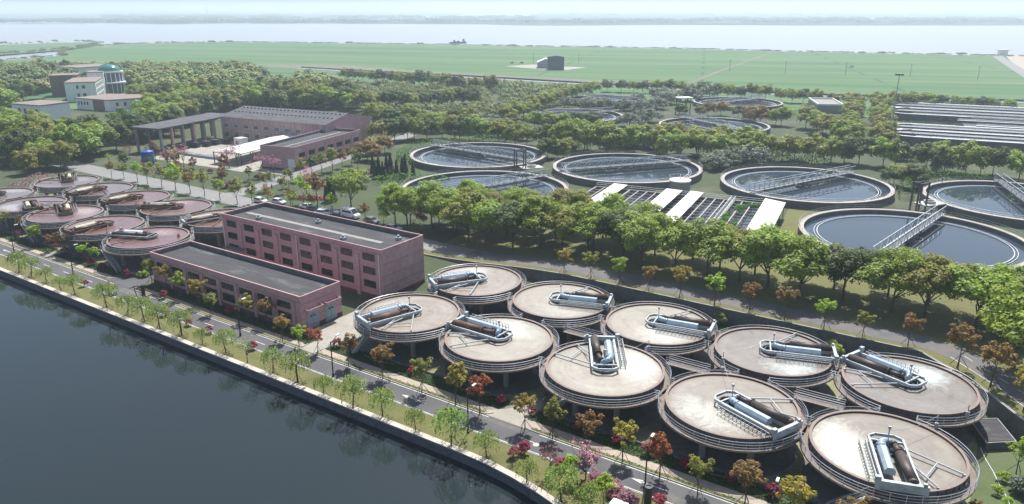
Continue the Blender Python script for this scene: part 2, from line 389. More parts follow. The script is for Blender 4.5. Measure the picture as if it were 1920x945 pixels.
# far water sheet, then land
struct("river", MB().sheet([(-20000, 300), (20000, 300), (20000, 26000), (-20000, 26000)], -1.3), M['river'])
wline = [(-900, -21.2), (-45, -21.2), (-36, -21.9), (-29.5, -23.4), (-20, -27), (-8, -34), (10, -50)]
canal_pts = [W(s, t) for s, t in wline] + [(20, -60), (-700, -60), (-700, 470)]
cb = [W(-900, -21.2), W(-900, -400), W(60, -400), W(60, -60)] + [W(s, t) for s, t in wline[::-1][:-1]]
struct("canal_water", MB().sheet([W(-900, -20.9)] + cb[1:3] + [W(60, -60), W(10, -49.5)] + [W(s, t + .3) for s, t in wline[::-1][1:-1]], -1.32), M['canal'])
bank = [at(1990, 107), at(1800, 103), at(1600, 99), at(1500, 97), at(1300, 92), at(1100, 88), at(1000, 87), at(850, 84), at(700, 82), at(560, 80), at(430, 79), at(300, 80.5), at(230, 83), at(190, 86), at(150, 90.5), at(121, 95), at(116, 99), at(128, 103), at(100, 105.5), at(55, 109), at(0, 113), at(-90, 122), at(-200, 140)]
def rough_edge(pts, amp, k=6):
    out = []
    for a, b in zip(pts[:-1], pts[1:]):
        L = math.hypot(b[0] - a[0], b[1] - a[1])
        for i in range(k):
            q = i / k; j = amp * (rnd.random() - .5) * (0 if i == 0 else 1)
            out.append((a[0] + (b[0] - a[0]) * q, a[1] + (b[1] - a[1]) * q + j))
    return out + [pts[-1]]
# green fields between the far road and the river, striped by drills and ditches
def fieldmat():
    m, n, b = newmat("crop_field"); p = pos(n, True)
    mp = N(n, "ShaderNodeMapping"); mp.inputs["Rotation"].default_value = (0, 0, R(14)); n.links.new(p, mp.inputs[0])
    mq = N(n, "ShaderNodeMapping"); mq.inputs["Scale"].default_value = (.0016, .02, 1); n.links.new(mp.outputs[0], mq.inputs[0])
    a = noise(n, mq.outputs[0], 1.0, 8, .7, .3)
    col = ramp(n, a, [(.36, (.055, .125, .05)), (.5, (.085, .165, .065)), (.64, (.135, .185, .085))])
    br = N(n, "ShaderNodeTexBrick"); br.inputs["Scale"].default_value = 1; br.inputs["Brick Width"].default_value = 260; br.inputs["Row Height"].default_value = 34
    br.inputs["Mortar Size"].default_value = 1.4; br.inputs["Color1"].default_value = (1, 1, 1, 1); br.inputs["Color2"].default_value = (.9, .97, .9, 1); br.inputs["Mortar"].default_value = (.42, .48, .42, 1)
    n.links.new(mp.outputs[0], br.inputs[0]); col = mix(n, .75, col, br.outputs[0], 'MULTIPLY')
    n.links.new(col, b.inputs["Base Color"]); b.inputs["Roughness"].default_value = .9; b.inputs["Specular IOR Level"].default_value = .2; return m
M['field'] = fieldmat()
edge = rough_edge(bank, 6)
Wl = W(-900, -21.2)
main = edge + [(-900, 700), Wl, W(-500, -21.2), W(-200, -21.2), W(-45, -21.2), W(-36, -21.9), W(-29.5, -23.4), W(-20, -27), W(-8, -34), W(10, -50), (900, -60), (900, 600)]
struct("field_ground", MB().sheet(main, -.08), M['field'])
isl = rough_edge([at(-200, 88), at(0, 84), at(60, 82), at(110, 80), at(150, 79.5), at(185, 80.5), at(191, 82), at(180, 84), at(140, 91), at(80, 97), at(0, 103), at(-100, 112), at(-300, 118)], 5)
struct("island_ground", MB().sheet(isl, -.05), M['field'])
def farland():
    m, n, b = newmat("far_land"); p = pos(n, True)
    mq = N(n, "ShaderNodeMapping"); mq.inputs["Scale"].default_value = (.0009, .0035, 1); n.links.new(p, mq.inputs[0])
    a = noise(n, mq.outputs[0], 1.0, 10, .72, .4)
    n.links.new(ramp(n, a, [(.30, (.015, .03, .025)), (.45, (.03, .05, .035)), (.58, (.06, .08, .055)), (.68, (.22, .23, .22))]), b.inputs["Base Color"])
    b.inputs["Roughness"].default_value = .9; b.inputs["Specular IOR Level"].default_value = .2; return m
M['far'] = farland()
fb = rough_edge([at(2400, 48.5), at(1920, 47), at(1500, 47), at(1300, 46), at(1100, 47), at(980, 47), at(900, 45), at(640, 43.5), at(430, 43), at(300, 45), at(200, 42.5), at(100, 41), at(0, 40), at(-500, 40)], 20)
struct("far_shore_ground", MB().sheet(fb + [(-20000, 6000), (-20000, 25000), (20000, 25000), (20000, 4000)], -.05), M['far'])
for i, (u0, v0, u1, v1) in enumerate([(715, 31.5, 900, 29.5), (850, 29, 1000, 25), (900, 27.5, 1010, 24), (1000, 22.5, 1170, 21), (1150, 21.5, 1275, 20), (1330, 34, 1440, 32.8), (1540, 34, 1640, 33.4), (1660, 34.5, 1740, 33.5), (1420, 17.2, 1780, 16.8), (330, 31, 385, 29.2), (640, 17.5, 760, 17), (20, 43.2, 160, 42.6)]):
    a = at(u0, v0 + 1); b_ = at(u1, v0 + 1); c = at(u1, v1); d = at(u0, v1)
    o = struct("far_pond_water", MB().sheet(rough_edge([a, b_, c, d], 4, 4)[:-1], .02 + .003 * i), M['river'])

# the plant's own ground
g = MB()
svals = list(range(-420, 121, 4)); tvals = [-21.2] + list(range(-20, 241, 4))
g.sheet([W(-420, -21.2), W(-45, -21.2), W(-36, -21.9), W(-29.5, -23.4), W(-20, -27), W(-8, -34), W(10, -50), W(80, -50), W(80, 330), W(-420, 330)], 0.0)
o = struct("ground", g, M['soil'])
gg = MB()
gg.sheet([W(-420, -20.7), W(-45, -20.7), W(-36, -21.4), W(-29.5, -22.9), W(-20, -26.5), W(-8, -33.5), W(10, -49.5), W(60, -49.5), W(60, -16.4), W(-420, -16.4)], .008)
struct("bank_grass_ground", gg, M['grass'])
# raised terrace behind the retaining wall
tr = MB(); SS = np.arange(-100, 46.1, 1.0); OT = [0] + list(np.arange(2, 52, 2.5))
for s_ in SS:
    for o_ in OT:
        t_ = wall_t(s_) + o_; x, y = W(s_, t_); tr.v.append((x, y, gz_st(s_, t_ + .01) + .015))
nn = len(OT)
for i in range(len(SS) - 1):
    for j in range(nn - 1):
        a = i * nn + j; tr.f.append((a, a + nn, a + nn + 1, a + 1)); tr.m.append(0)
struct("embankment_ground", tr, M['grass'])
rw = MB(); SW = np.arange(-98, 45.1, 1.0)
pr = None
for s_ in SW:
    t_ = wall_t(s_); x, y = W(s_, t_); h = gz_st(s_, t_ + .06)
    x2, y2 = W(s_ - .28, t_ - .35)
    rw.v += [(x2, y2, -.1), (x2, y2, h + .25), (x, y, h + .25), (x, y, -.1)]
for i in range(len(SW) - 1):
    a = 4 * i; b_ = a + 4
    for k, kk in ((0, 1), (1, 2), (2, 3)): rw.f.append((a + k, b_ + k, b_ + kk, a + kk)); rw.m.append(1 if k == 1 else 0)
o = obj("retaining_wall", rw, [surf("retaining_stone", (.10, .105, .115), (.16, .16, .17), scale=.8, world=True, rough=.9, bumps=.6), M['concrete']])
tag(o, "dark stone retaining wall holding up the rear road behind the right hand tanks", "retaining wall")

# canal wall with its pale coping
def wall_along(name, pts, thick, z0, z1, m, label, cat, top=None, toph=.18, over=.12):
    root = thing(name, label, cat, (*pts[0], 0))
    face = MB(); cop = MB(); px, py = pts[0]
    n = len(pts)
    def off(i, d):
        a = pts[max(0, i - 1)]; b = pts[min(n - 1, i + 1)]; dx, dy = b[0] - a[0], b[1] - a[1]; L = math.hypot(dx, dy)
        return pts[i][0] - px + dy / L * d, pts[i][1] - py - dx / L * d
    for i in range(n - 1):
        p0, p1 = off(i, 0), off(i + 1, 0); q0, q1 = off(i, -thick), off(i + 1, -thick)
        face.prism([p0, p1, q1, q0], z0, z1)
        p0, p1 = off(i, over), off(i + 1, over); q0, q1 = off(i, -thick - .05), off(i + 1, -thick - .05)
        cop.prism([p0, p1, q1, q0], z1 + .002, z1 + toph)
    return root, face, cop
wp = [W(s, -21.2) for s in np.arange(-420, -44, 6)] + [W(-45, -21.2), W(-40, -21.4), W(-36, -21.9), W(-32, -22.7), W(-29.5, -23.4), W(-25, -25), W(-20, -27), W(-14, -30), W(-8, -34), W(10, -50)]
root, face, cop = wall_along("canal_wall", wp, .7, -3, .02, M['stone'], "long grey block canal wall with a pale stone coping along the dark water", "canal wall", toph=.16)
fme = face.mesh("wall_face"); fo = obj("wall_face", fme, surf("canal_stone", (.085, .095, .115), (.13, .14, .155), (.06, .068, .08), scale=.9, world=True, rough=.9, bumps=.8, fine=5), root)
obj("coping", cop, M['coping'], root)

# ------------------------------------------------------------------ roads, yard, paving
strip("road", [(-420, -14.25, 2.1), (-140, -14.25, 2.1), (60, -14.25, 2.1)], M['asphalt'], .010)
mk = MB()
def mark(s0, s1, t0, t1, z=.016): mk.sheet([W(s0, t0), W(s1, t0), W(s1, t1), W(s0, t1)], z)
mark(-420, 60, -16.20, -16.06); mark(-420, -137, -12.44, -12.30); mark(-128, -84.5, -12.44, -12.30); mark(-79, -46, -12.44, -12.3); mark(-38, 60, -12.44, -12.3)
for s_ in (-175, -160, -152, -143, -104, -90.5, -38.8, -10, 4, 18): mark(s_ - 1.2, s_ + 1.2, -14.32, -14.18)
for s_ in (-58, -22.5, -178, -126):
    mark(s_ - .6, s_ + 2.6, -14.33, -14.17); mk.sheet([W(s_ - 1.8, -14.25), W(s_ - .4, -14.62), W(s_ - .4, -13.88)], .016)
mk.sheet([W(-80.9, -16.0), W(-80.6, -16.0), W(-80.6, -12.4), W(-80.9, -12.4)], .016)
o = struct("road_marking", mk, M['paint'])
dp = MB(); tp = MB()
def blobp(mb, s_, t_, a, b_, z, n=14):
    mb.sheet([W(s_ + a * math.cos(6.283 * i / n) * rnd.uniform(.7, 1.15), min(-12.5, max(-16.0, t_ + b_ * math.sin(6.283 * i / n) * rnd.uniform(.7, 1.15)))) for i in range(n)], z)
for s_, t_, a, b_ in ((-19.5, -15.2, 2.2, .9), (-44, -12.8, 4.5, .5), (-131, -13.2, 3.5, 1.0), (-97, -15.7, 6, .5), (-62, -15.9, 7, .35), (-115, -12.9, 6, .4)): blobp(dp, s_, t_, a, b_, .0125)
for s_, t_, a, b_ in ((-70.5, -13.4, 1.6, .6), (-52, -15.3, 1.0, .5), (-109, -14.8, 1.4, .7), (-30, -13.4, 1.8, .4), (-150, -14.4, 1.2, .6)): blobp(tp, s_, t_, a, b_, .0135, 5)
struct("road_dust_ground", dp, surf("road_dust", (.15, .145, .13), (.115, .11, .10), scale=1.2, world=True, rough=.95)); struct("road_patch_ground", tp, surf("tar_patch", (.05, .05, .055), scale=1, world=True, rough=.8))
kb = MB()
def kerb(pts, w_=.14, h=.13):
    for a, b_ in zip(pts[:-1], pts[1:]):
        kb.bar((*W(*a), h / 2 - .01), (*W(*b_), h / 2 - .01), w_, h)
def arc(cs, ct, r, a0, a1, n=8): return [(cs + r * math.cos(R(a0 + (a1 - a0) * i / n)), ct + r * math.sin(R(a0 + (a1 - a0) * i / n))) for i in range(n + 1)]
kerb([(-420, -16.42), (60, -16.42)], .12, .06)
kerb([(-420, -12.1), (-146, -12.1)] + arc(-146, -5.1, 7, -90, -35)[1:])
kerb([(-131, -12.1), (-83.6, -12.1)]); kerb([(-83.6, -12.1), (-83.6, -10.2)]); kerb([(-80.2, -10.2), (-80.2, -12.1), (-47.5, -12.1)] + arc(-47.5, -10.6, 1.5, -90, -20)[1:])
kerb(arc(-39.6, -10.6, 1.5, 200, 270) + [(60, -12.1)])
struct("kerb", kb, M['kerb'])
def patch(name, s0, s1, t0, t1, m, z): return struct(name, MB().sheet([W(s0, t0), W(s1, t0), W(s1, t1), W(s0, t1)], z), m)
patch("verge_ground", -420, -140, -12.03, -11.35, M['grass'], .012); patch("verge_ground", -131, -83.6, -12.03, -11.35, M['grass'], .012)
patch("verge_ground", -80.2, -46.5, -12.03, -11.35, M['grass'], .012); patch("verge_ground", -40.5, 60, -12.03, -11.35, M['grass'], .012)
patch("pavement", -420, -138, -11.35, -10.0, M['pave'], .016); patch("pavement", -131, -83.6, -11.35, -10.2, M['pave'], .016)
patch("pavement", -80.2, -45, -11.35, -10.0, M['pave'], .016); patch("pavement", -41, 60, -11.35, -9.95, M['pave'], .016)
patch("yard_paving", -76, 8.8, -7.2, 28.5, M['yard'], .006); patch("yard_paving", -226, -136.2, -7.2, 29, M['yard'], .006)
patch("driveway_paving", -83.6, -80.2, -12.1, -8.0, M['drive'], .020); patch("driveway_paving", -87.4, -78.6, -8.0, 6.0, M['drive'], .020)
struct("driveway_paving", MB().sheet([W(-47.8, -12.1), W(-39.3, -12.1), W(-41.2, -9.6), W(-41.6, -4.6), W(-45.6, -5.0), W(-45.6, -9.4)], .022), M['drive'])
struct("driveway_paving", MB().sheet([W(-142.5, -12.1), W(-130.5, -12.1), W(-133, -8), W(-133.5, 10), W(-136, 10), W(-137, -8)], .022), M['asphalt'])
patch("driveway_paving", -168.5, -166.2, -11.2, -5.0, M['drive'], .024); patch("driveway_paving", -150.5, -148.5, -7.2, -3.0, M['drive'], .024)
struct("lawn_ground", MB().sheet([W(8.8, -10.2), W(34, -10.2), W(22, 7), W(13.4, 20), W(8.7, 26.7), W(8.8, 26)], .009), M['lawn'])
patch("lawn_ground", -226, -100, 29.2, 38.2, M['lawn'], .010)
# rear road along the wall, and the wide upper road with its side road
off = 4.3
rp = [(-300, 44.0, 4.0), (-165, 44.0, 4.0), (-125, 43.4, 3.4), (-90, 41.5, 3.0), (-60, 40.6, 2.6), (0, 40.3, 2.5), (5.5, 38.0, 2.5), (12.4, 30.2, 2.5), (17.6, 22.6, 2.5), (26, 9.4, 2.5), (40, -12, 2.5)]
strip("rear_road", rp[3:], M['asphalt_dark'], .030)
strip("rear_road", rp[:4], M['asphalt_pale'], .030)
strip("side_road", [(-181, 47.8, 3.4), (-184, 62, 3.2), (-190, 85, 3.2), (-199, 120, 3.2), (-212, 165, 3.2)], M['asphalt_pale'], .026)
lm = MB()
for q in (-2.25, .0):
    pts = [(5.5, 38.0), (12.4, 30.2), (17.6, 22.6), (26, 9.4)]
    for a, b_ in zip(pts[:-1], pts[1:]):
        dx, dy = b_[0] - a[0], b_[1] - a[1]; L = math.hypot(dx, dy); nx, ny = -dy / L, dx / L
        k = int(L / 1.5)
        for i in range(k):
            if q == 0 and i % 2: continue
            f0, f1 = i / k, (i + 1) / k
            # left of travel is the far side; -2.25 runs along the wall
            c = [(a[0] + dx * f + nx * -(q) * -1 + nx * e, a[1] + dy * f + ny * -(q) * -1 + ny * e) for f, e in ((f0, -.06), (f1, -.06), (f1, .06), (f0, .06))]
            lm.sheet([(*W(*p), 2.5 + .036) for p in c], 0)
struct("rear_road_marking", lm, M['paint'])
fr = [at(560, 128), at(700, 136), at(880, 145), at(1165, 162), at(1500, 179), at(1915, 192), at(2300, 210)]
strip("far_road", [(p[0], p[1], 4.0) for p in fr], M['asphalt_pale'], .03, frame='w', step=30)
eb = MB()
for a, b_ in zip(fr[:-1], fr[1:]): eb.bar((a[0] + 1, a[1] + 7.5, .5), (b_[0] + 1, b_[1] + 7.5, .5), 1.6, 1.1)
tag(obj("roadside_wall", eb, M['concrete_dk']), "long low dark wall along the far side of the distant field road", "roadside wall")
dk = [at(1292, 156), at(1350, 133), at(1447, 98)]
M['bare'] = surf("bare_soil", (.17, .155, .115), (.13, .14, .09), (.22, .20, .17), scale=.05, world=True, rough=.95)
strip("field_track", [(p[0], p[1], 2.2) for p in dk], M['bare'], .02, frame='w', step=30)
dk = [at(1868, 104), at(1895, 122), at(1960, 162)]
strip("field_track", [(p[0], p[1], 5.0) for p in dk], M['asphalt_pale'], .02, frame='w', step=30)
struct("bare_ground", MB().sheet([at(1885, 104), at(1990, 106), at(1990, 160), at(1960, 158), at(1900, 120)], .01), M['pave'])
struct("bare_ground", MB().sheet(rough_edge([at(480, 121), at(640, 122), at(760, 131), at(930, 141), at(1180, 152), at(1280, 152), at(1170, 158), at(880, 141), at(700, 133), at(560, 129), at(480, 126)], 6, 3)[:-1], .012), M['bare'])
struct("bare_ground", MB().sheet(rough_edge([at(945, 124), at(1000, 121), at(1060, 125), at(1100, 126), at(1065, 131), at(1000, 130)], 3, 3)[:-1], .016), M['drive'])

# ------------------------------------------------------------------ flotation tanks
RT, ZS, ZD = 8.07, 5.0, 4.12
def arcs_for(nb):
    """angle ranges (deg, local) of the outer rail, leaving gaps at neighbours"""
    gaps = sorted([(a - 13, a + 13) for a in nb]); 
    if not gaps: return [(0, 360)]
    out = []
    for i in range(len(gaps)):
        a = gaps[i][1]; b = gaps[(i + 1) % len(gaps)][0]
        if b <= a: b += 360
        out.append((a, b))
    return out
basin_me = MB(); basin_me.ring(7.86, 8.06, 3.55, 5.14, n=96).ring(7.80, 8.14, 5.142, 5.24, n=96, mi=1).disc(7.9, 3.6, 96)
basin_me.ring(8.062, 8.12, 4.35, 4.47, n=96, mi=1)
for i in range(48):
    a = 2 * math.pi * i / 48; basin_me.box((8.10 * math.cos(a), 8.10 * math.sin(a), 4.75), (.08, .10, .72), a)
basin_me = basin_me.mesh("basin")
sl_me = MB(); 
sl_me.disc(7.87, 0, 96)
sl_me = sl_me.mesh("sludge_surface")
col_me = MB().cyl((0, 0), .42, 0, 3.3, 16).prism([(-1.0, -.32), (1.0, -.32), (1.0, .32), (-1.0, .32)], 3.05, 3.55).mesh("column")
beam_me = MB()
for i in range(6): a = R(60 * i + 15); beam_me.bar((0, 0, 3.35), (7.6 * math.cos(a), 7.6 * math.sin(a), 3.35), .35, .38)
beam_me.cyl((0, 0), 1.6, 0, 3.5, 24); beam_me = beam_me.mesh("support_beam")
# rotating bridge, outward along local +x; +y is its counter-clockwise side
fr_ = MB(); zt = .62
outl = [(8.25, -1.35), (-1.1, -1.35), (-1.75, -.75), (-1.75, .75), (-1.1, 1.35), (8.25, 1.35)]
for a, b_ in zip(outl[:-1], outl[1:]): fr_.bar((*a, zt), (*b_, zt), .17, .30)
fr_.bar((-.35, -1.3, zt), (-.35, 1.3, zt), .18, .2); fr_.bar((8.25, -1.9, zt + .1), (8.25, 1.9, zt + .1), .42, .5)
fr_.bar((8.3, -1.9, .35), (8.3, 1.9, .35), .2, .5)
fr_.box((8.2, -1.75, 1.05), (.45, .45, .55)); fr_.box((8.2, 1.6, 1.0), (.3, .3, .4))
frame_me = fr_.mesh("bridge_frame")
tray = MB(); tray.box((4.2, .62, .33), (7.6, .10, .5)).box((4.2, 1.22, .33), (7.6, .06, .62)).box((4.2, -1.22, .33), (7.6, .06, .62)).box((4.3, .9, .14), (7.2, .5, .04))
tray_me = tray.mesh("sludge_trough")
pp = MB(); pp.tube((2.4, .62, .92), (7.7, .85, .92), .42, n=20).tube((7.7, .85, .92), (7.95, .86, .92), .42, .30, n=20).tube((2.3, .62, .92), (2.42, .62, .92), .50, n=20)
pp.tube((.6, .45, .95), (2.3, .6, .92), .24, n=14).tube((.5, .35, .95), (.75, .45, .95), .32, n=14)
pipe_me = pp.mesh("scoop_pipe", True)
for pg in pipe_me.polygons: pg.use_smooth = len(pg.vertices) == 4
cv = MB(); sec = [(-.42, 0), (.42, 0), (.42, .42), (.2, .72), (-.2, .72), (-.42, .42)]
def loft(mb, sec, x0, x1, y, z, mi=0):
    n = len(sec); vs = [(x0, y + a, z + b) for a, b in sec] + [(x1, y + a, z + b) for a, b in sec]
    mb.add(vs, [tuple(range(n)), tuple(range(n, 2 * n))[::-1]] + [(i, n + i, n + (i + 1) % n, (i + 1) % n) for i in range(n)], mi)
loft(cv, sec, 1.6, 6.3, -.62, .55); cover_me = cv.mesh("cover_box")
el = MB(); pts = []
for i in range(9):
    a = R(90 * i / 8); pts.append((.45 + 1.0 - 1.0 * math.sin(R(90) - a) + 0, 0, 0))
ep = [(1.7, -.62, .98), (1.15, -.62, 1.02), (.75, -.58, 1.04), (.42, -.42, 1.02), (.22, -.15, .95), (.15, .1, .82), (.15, .15, .4)]
for a, b_ in zip(ep[:-1], ep[1:]): el.tube(a, b_, .34, n=16)
for q in ep[1:-1]: el.blob(q, (.34, .34, .34), 16, 8)
elbow_me = el.mesh("elbow_pipe", True)
cr = MB(); cr.ring(1.45, 1.62, -.35, .32, n=48).ring(1.0, 1.12, -.3, .34, n=48).cyl((0, 0), .35, -.3, .55, 16); centre_me = cr.mesh("centre_ring")
wk = MB().disc(1.45, .012, 48).mesh("centre_well")
arm = MB(); P1 = (1.0, 1.5, .38); 
a1_, a2_ = R(28), R(62)
e1 = (7.75 * math.cos(a1_), 7.75 * math.sin(a1_), .38); e2 = (7.75 * math.cos(a2_), 7.75 * math.sin(a2_), .38)
s1 = (3.9, 2.05, .5); s2 = (.4, 1.95, .5)
arm.tube(s1, e1, .10, n=8).tube(s2, e2, .10, n=8)
m1 = tuple(s1[i] * .5 + e1[i] * .5 for i in range(3)); m2 = tuple(s2[i] * .45 + e2[i] * .55 for i in range(3))
arm.tube(m1, m2, .08, n=8).tube((2.4, 2.05, .45), m1, .06, n=6)
for q in (e1, e2): arm.box((q[0], q[1], .22), (.25, .25, .35))
arm_me = arm.mesh("radial_arm")
lad = MB()
for y in (-1.75, -2.25):
    lad.bar((.4, y, .95), (7.6, y, .95), .05).bar((.4, y, .50), (7.6, y, .50), .05)
for i in range(13):
    x = .4 + .6 * i; lad.bar((x, -1.75, .2), (x, -1.75, .95), .05); lad.bar((x, -2.25, .2), (x, -2.25, .95), .05); lad.bar((x, -1.5, .25), (x, -2.25, .25), .05)
ladder_me = lad.mesh("service_walk")
ms = MB(); ms.tube((0, 0, .5), (0, 0, 2.3), .05, n=6).box((0, 0, 2.35), (.22, .22, .3)); mast_me = ms.mesh("cable_mast")

def build_tank(s, t, nb, outpix, surfm, label, boxm='blue', pipem='rustp', framem='blue', pole=None, stair=None, group=None, railm='steel'):
    x, y = W(s, t)
    root = thing("flotation_tank", label, "flotation tank", (x, y, 0), ANG, group)
    obj("basin", basin_me, [M['bluedk'], M['rim']], root)
    obj("support_frame", beam_me, M['concrete'], root)
    for i in range(6):
        a = R(60 * i + 15); obj("column", col_me, M['concrete'], root, (5.6 * math.cos(a), 5.6 * math.sin(a), 0), a)
    wd = MB(); wd.ring(8.13, 9.0, ZD - .1, ZD, n=96).ring(8.94, 9.01, ZD - .22, ZD - .1, n=96, mi=1)
    for i in range(24): a = R(15 * i + 3); wd.bar((8.1 * math.cos(a), 8.1 * math.sin(a), ZD - .55), (8.9 * math.cos(a), 8.9 * math.sin(a), ZD - .14), .08, mi=1)
    obj("walkway", wd, [M['deck'], M['concrete']], root)
    for a0, a1 in arcs_for(nb):
        rl = MB()
        n = max(3, int((a1 - a0) / 5))
        for h in (.38, .72, 1.08):
            pr = [(8.96 * math.cos(R(a0 + (a1 - a0) * i / n)), 8.96 * math.sin(R(a0 + (a1 - a0) * i / n)), ZD + h) for i in range(n + 1)]
            rl.path(pr, .03 if h < 1 else .042, 6)
            if len(nb):      # returns towards the neighbour
                for k, e in ((a0, -1), (a1, 1)):
                    p0 = (8.96 * math.cos(R(k)), 8.96 * math.sin(R(k)), ZD + h); kk = k - e * -3
                    rl.tube(p0, (9.6 * math.cos(R(k)), 9.6 * math.sin(R(k)), ZD + h), .04, n=6)
        m_ = max(2, int((a1 - a0) / 9.5))
        for i in range(m_ + 1):
            a = R(a0 + (a1 - a0) * i / m_); rl.tube((8.96 * math.cos(a), 8.96 * math.sin(a), ZD), (8.96 * math.cos(a), 8.96 * math.sin(a), ZD + 1.08), .035, n=6)
        obj("railing", rl, M[railm], root)
    ox, oy = at(*outpix, ZS); lx, ly = ox - x, oy - y
    th = math.atan2(ly, lx) - ANG
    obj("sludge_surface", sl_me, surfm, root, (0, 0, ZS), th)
    br = obj("rotating_bridge", frame_me, M['framew' if framem == 'blue' else framem], root, (0, 0, ZS), th)
    br.scale = (1, 1.32, 1.15) if framem == 'blue' else (1, 1.15, .95)
    obj("sludge_trough", tray_me, M['rustm'] if framem != 'blue' else M['galv'], br)
    obj("scoop_pipe", pipe_me, M[pipem], br); obj("cover_box", cover_me, M[boxm], br)
    obj("elbow_pipe", elbow_me, M['blue'] if boxm == 'blue' else M['rustm'], br); obj("radial_arm", arm_me, M['galv'] if framem == 'blue' else M['rustm'], root, (0, 0, ZS), th)
    obj("service_walk", ladder_me, M['galv'], br); obj("cable_mast", mast_me, M['galv'], br)
    obj("centre_ring", centre_me, M['bluedk'], root, (0, 0, ZS)); obj("centre_well", wk, M['pond'], root, (0, 0, ZS))
    if pole:
        px_, py_ = at(*pole, ZD); a = math.atan2(py_ - y, px_ - x) - ANG; q = (8.9 * math.cos(a), 8.9 * math.sin(a))
        pb = MB(); pb.tube((*q, ZD), (*q, ZD + 2.6), .06, n=6).box((*q, ZD + 1.3), (.35, .3, .7), a)
        po = obj("cable_pole", pb, M['galv'], root)
        cb_ = MB(); K = 10; top = (q[0], q[1], ZD + 2.55); end = (0, 0, ZS + 2.3)
        pts = [tuple(top[j] + (end[j] - top[j]) * i / K - (.5 * math.sin(math.pi * i / K) if j == 2 else 0) for j in range(3)) for i in range(K + 1)]
        cb_.path(pts, .022, 5); obj("cable", cb_, M['galv'], po)
    if stair:
        (u0, v0), (u1, v1) = stair
        ax_, ay_ = at(u0, v0, ZD); bx_, by_ = at(u1, v1, 0)
        def loc(px, py):
            dx, dy = px - x, py - y; c_, s__ = math.cos(-ANG), math.sin(-ANG); return dx * c_ - dy * s__, dx * s__ + dy * c_
        a = np.array(loc(ax_, ay_)); b2 = np.array(loc(bx_, by_)); 
        if np.linalg.norm(a) < 8.9: a = a / np.linalg.norm(a) * 9.0
        d = b2 - a; L = np.linalg.norm(d); d = d / L; nv = np.array([-d[1], d[0]]) * .45
        sb = MB()
        for q in (-1, 1):
            sb.bar((*(a + nv * q), ZD - .1), (*(b2 + nv * q), .1), .08, .3)
            for h in (.5, 1.0): sb.tube((*(a + nv * q), ZD + h), (*(b2 + nv * q), h), .035, n=6)
            for i in range(7): c = a + (b2 - a) * i / 6 + nv * q; z = ZD * (1 - i / 6); sb.tube((*c, z), (*c, z + 1.0), .03, n=5)
        for i in range(17):
            c = a + (b2 - a) * (i + .5) / 17; sb.box((*c, ZD * (1 - (i + .5) / 17)), (.26, .88, .05), math.atan2(d[1], d[0]))
        obj("stair", sb, M['galv'], root)
    pd = MB().disc(8.35, .030, 64); rr = MB().ring(8.35, 8.55, 0.0, .10, n=64)
    return root, (x, y)
G1, G2 = "pale sludge tanks on the right of the plant", "rust brown sludge tanks on the left of the plant"
S1 = 17.62
T = []
def tk(*a, **k): T.append(build_tank(*a, **k))
tk(0, 0, [90, 180], (1690, 925), M['sl_foam'], "nearest big round tank, foam on tan sludge, at the bottom right beside the lawn", pole=(1790, 800), stair=((1622, 932), (1545, 958)), group=G1)
tk(-S1, 0, [0, 90, 180], (1475, 815), M['sl_foam'], "round tank with a pale foam swirl, directly left of the nearest tank", pole=(1352, 700), group=G1)
tk(-2 * S1, 0, [0, 90, 180], (1127, 640), M['sl_cream'], "cream sludge tank whose bridge points straight away, third from right in the front row", pole=(1248, 655), stair=((1068, 742), (1038, 768)), group=G1)
tk(-3 * S1, 0, [0, 90, 180], (850, 608), M['sl_cream'], "cream sludge tank behind the concrete driveway, second from left in the right front row", pipem="rustm", group=G1)
tk(-4 * S1, 0, [0, 90], (690, 608), M['sl_gloss'], "shiny pale tank nearest the small pink building with a brown scoop pipe", pipem="rustm", stair=((690, 628), (664, 662)), group=G1)
tk(0, 18.3, [270, 180], (1600, 678), M['sl_grey'], "grey brown tank beside the retaining wall with its black scoop pipe pointing left", pole=(1768, 770), group=G1)
tk(-S1, 18.3, [0, 180, 270], (1560, 672), M['sl_grey'], "grey tank with white foam streaks, second from right in the rear row", pole=(1357, 690), group=G1)
tk(-2 * S1, 18.3, [0, 180, 270], (1328, 624), M['sl_cream'], "cream tank in the rear row with pale blue cover, third from the right", group=G1)
tk(-3 * S1, 18.3, [0, 180, 270], (1137, 573), M['sl_cream'], "cream tank in the rear row, second from the left of the pale tanks", group=G1)
tk(-4 * S1, 18.3, [0, 270], (815, 537), M['sl_gloss'], "farthest pale tank, just right of the end wall of the large pink building", group=G1)
LK = dict(boxm='cream', pipem='rustp', framem='rustm', group=G2, railm='galv')
tk(-144.9, .4, [90, 180], (203, 441), M['sl_rust'], "rust brown tank with a steel stair next to the small pink building", stair=((199, 466), (224, 511)), **{**LK, 'framem': 'galv', 'boxm': 'white'})
tk(-162.3, .4, [0, 90, 180], (143, 436), M['sl_rust'], "rust brown tank with wedge arms, second from the right in the left front row", **LK)
tk(-179.6, .4, [0, 90, 180], (118, 381), M['sl_rust'], "rust brown tank with bright foam and a stair beside the verge trees", stair=((47, 418), (68, 456)), **LK)
tk(-197, .4, [0, 90, 180], (64, 398), M['sl_wet'], "wet blue grey tank at the left edge with a cream box", **LK)
tk(-214.4, .4, [0, 90], (-60, 363), M['sl_wet'], "tank cut off by the left edge of the view, behind the wet grey one", **LK)
tk(-145.6, 18.8, [180, 270], (352, 419), M['sl_rust'], "tank half hidden behind the left end of the large pink building", **{**LK, 'framem': 'galv'})
tk(-163.2, 18.8, [0, 180, 270], (265, 391), M['sl_rust'], "rust brown tank in the rear left row, second from the large pink building", **LK)
tk(-180.9, 18.8, [0, 180, 270], (198, 383), M['sl_rust'], "rust brown tank in the middle of the rear left row", **LK)
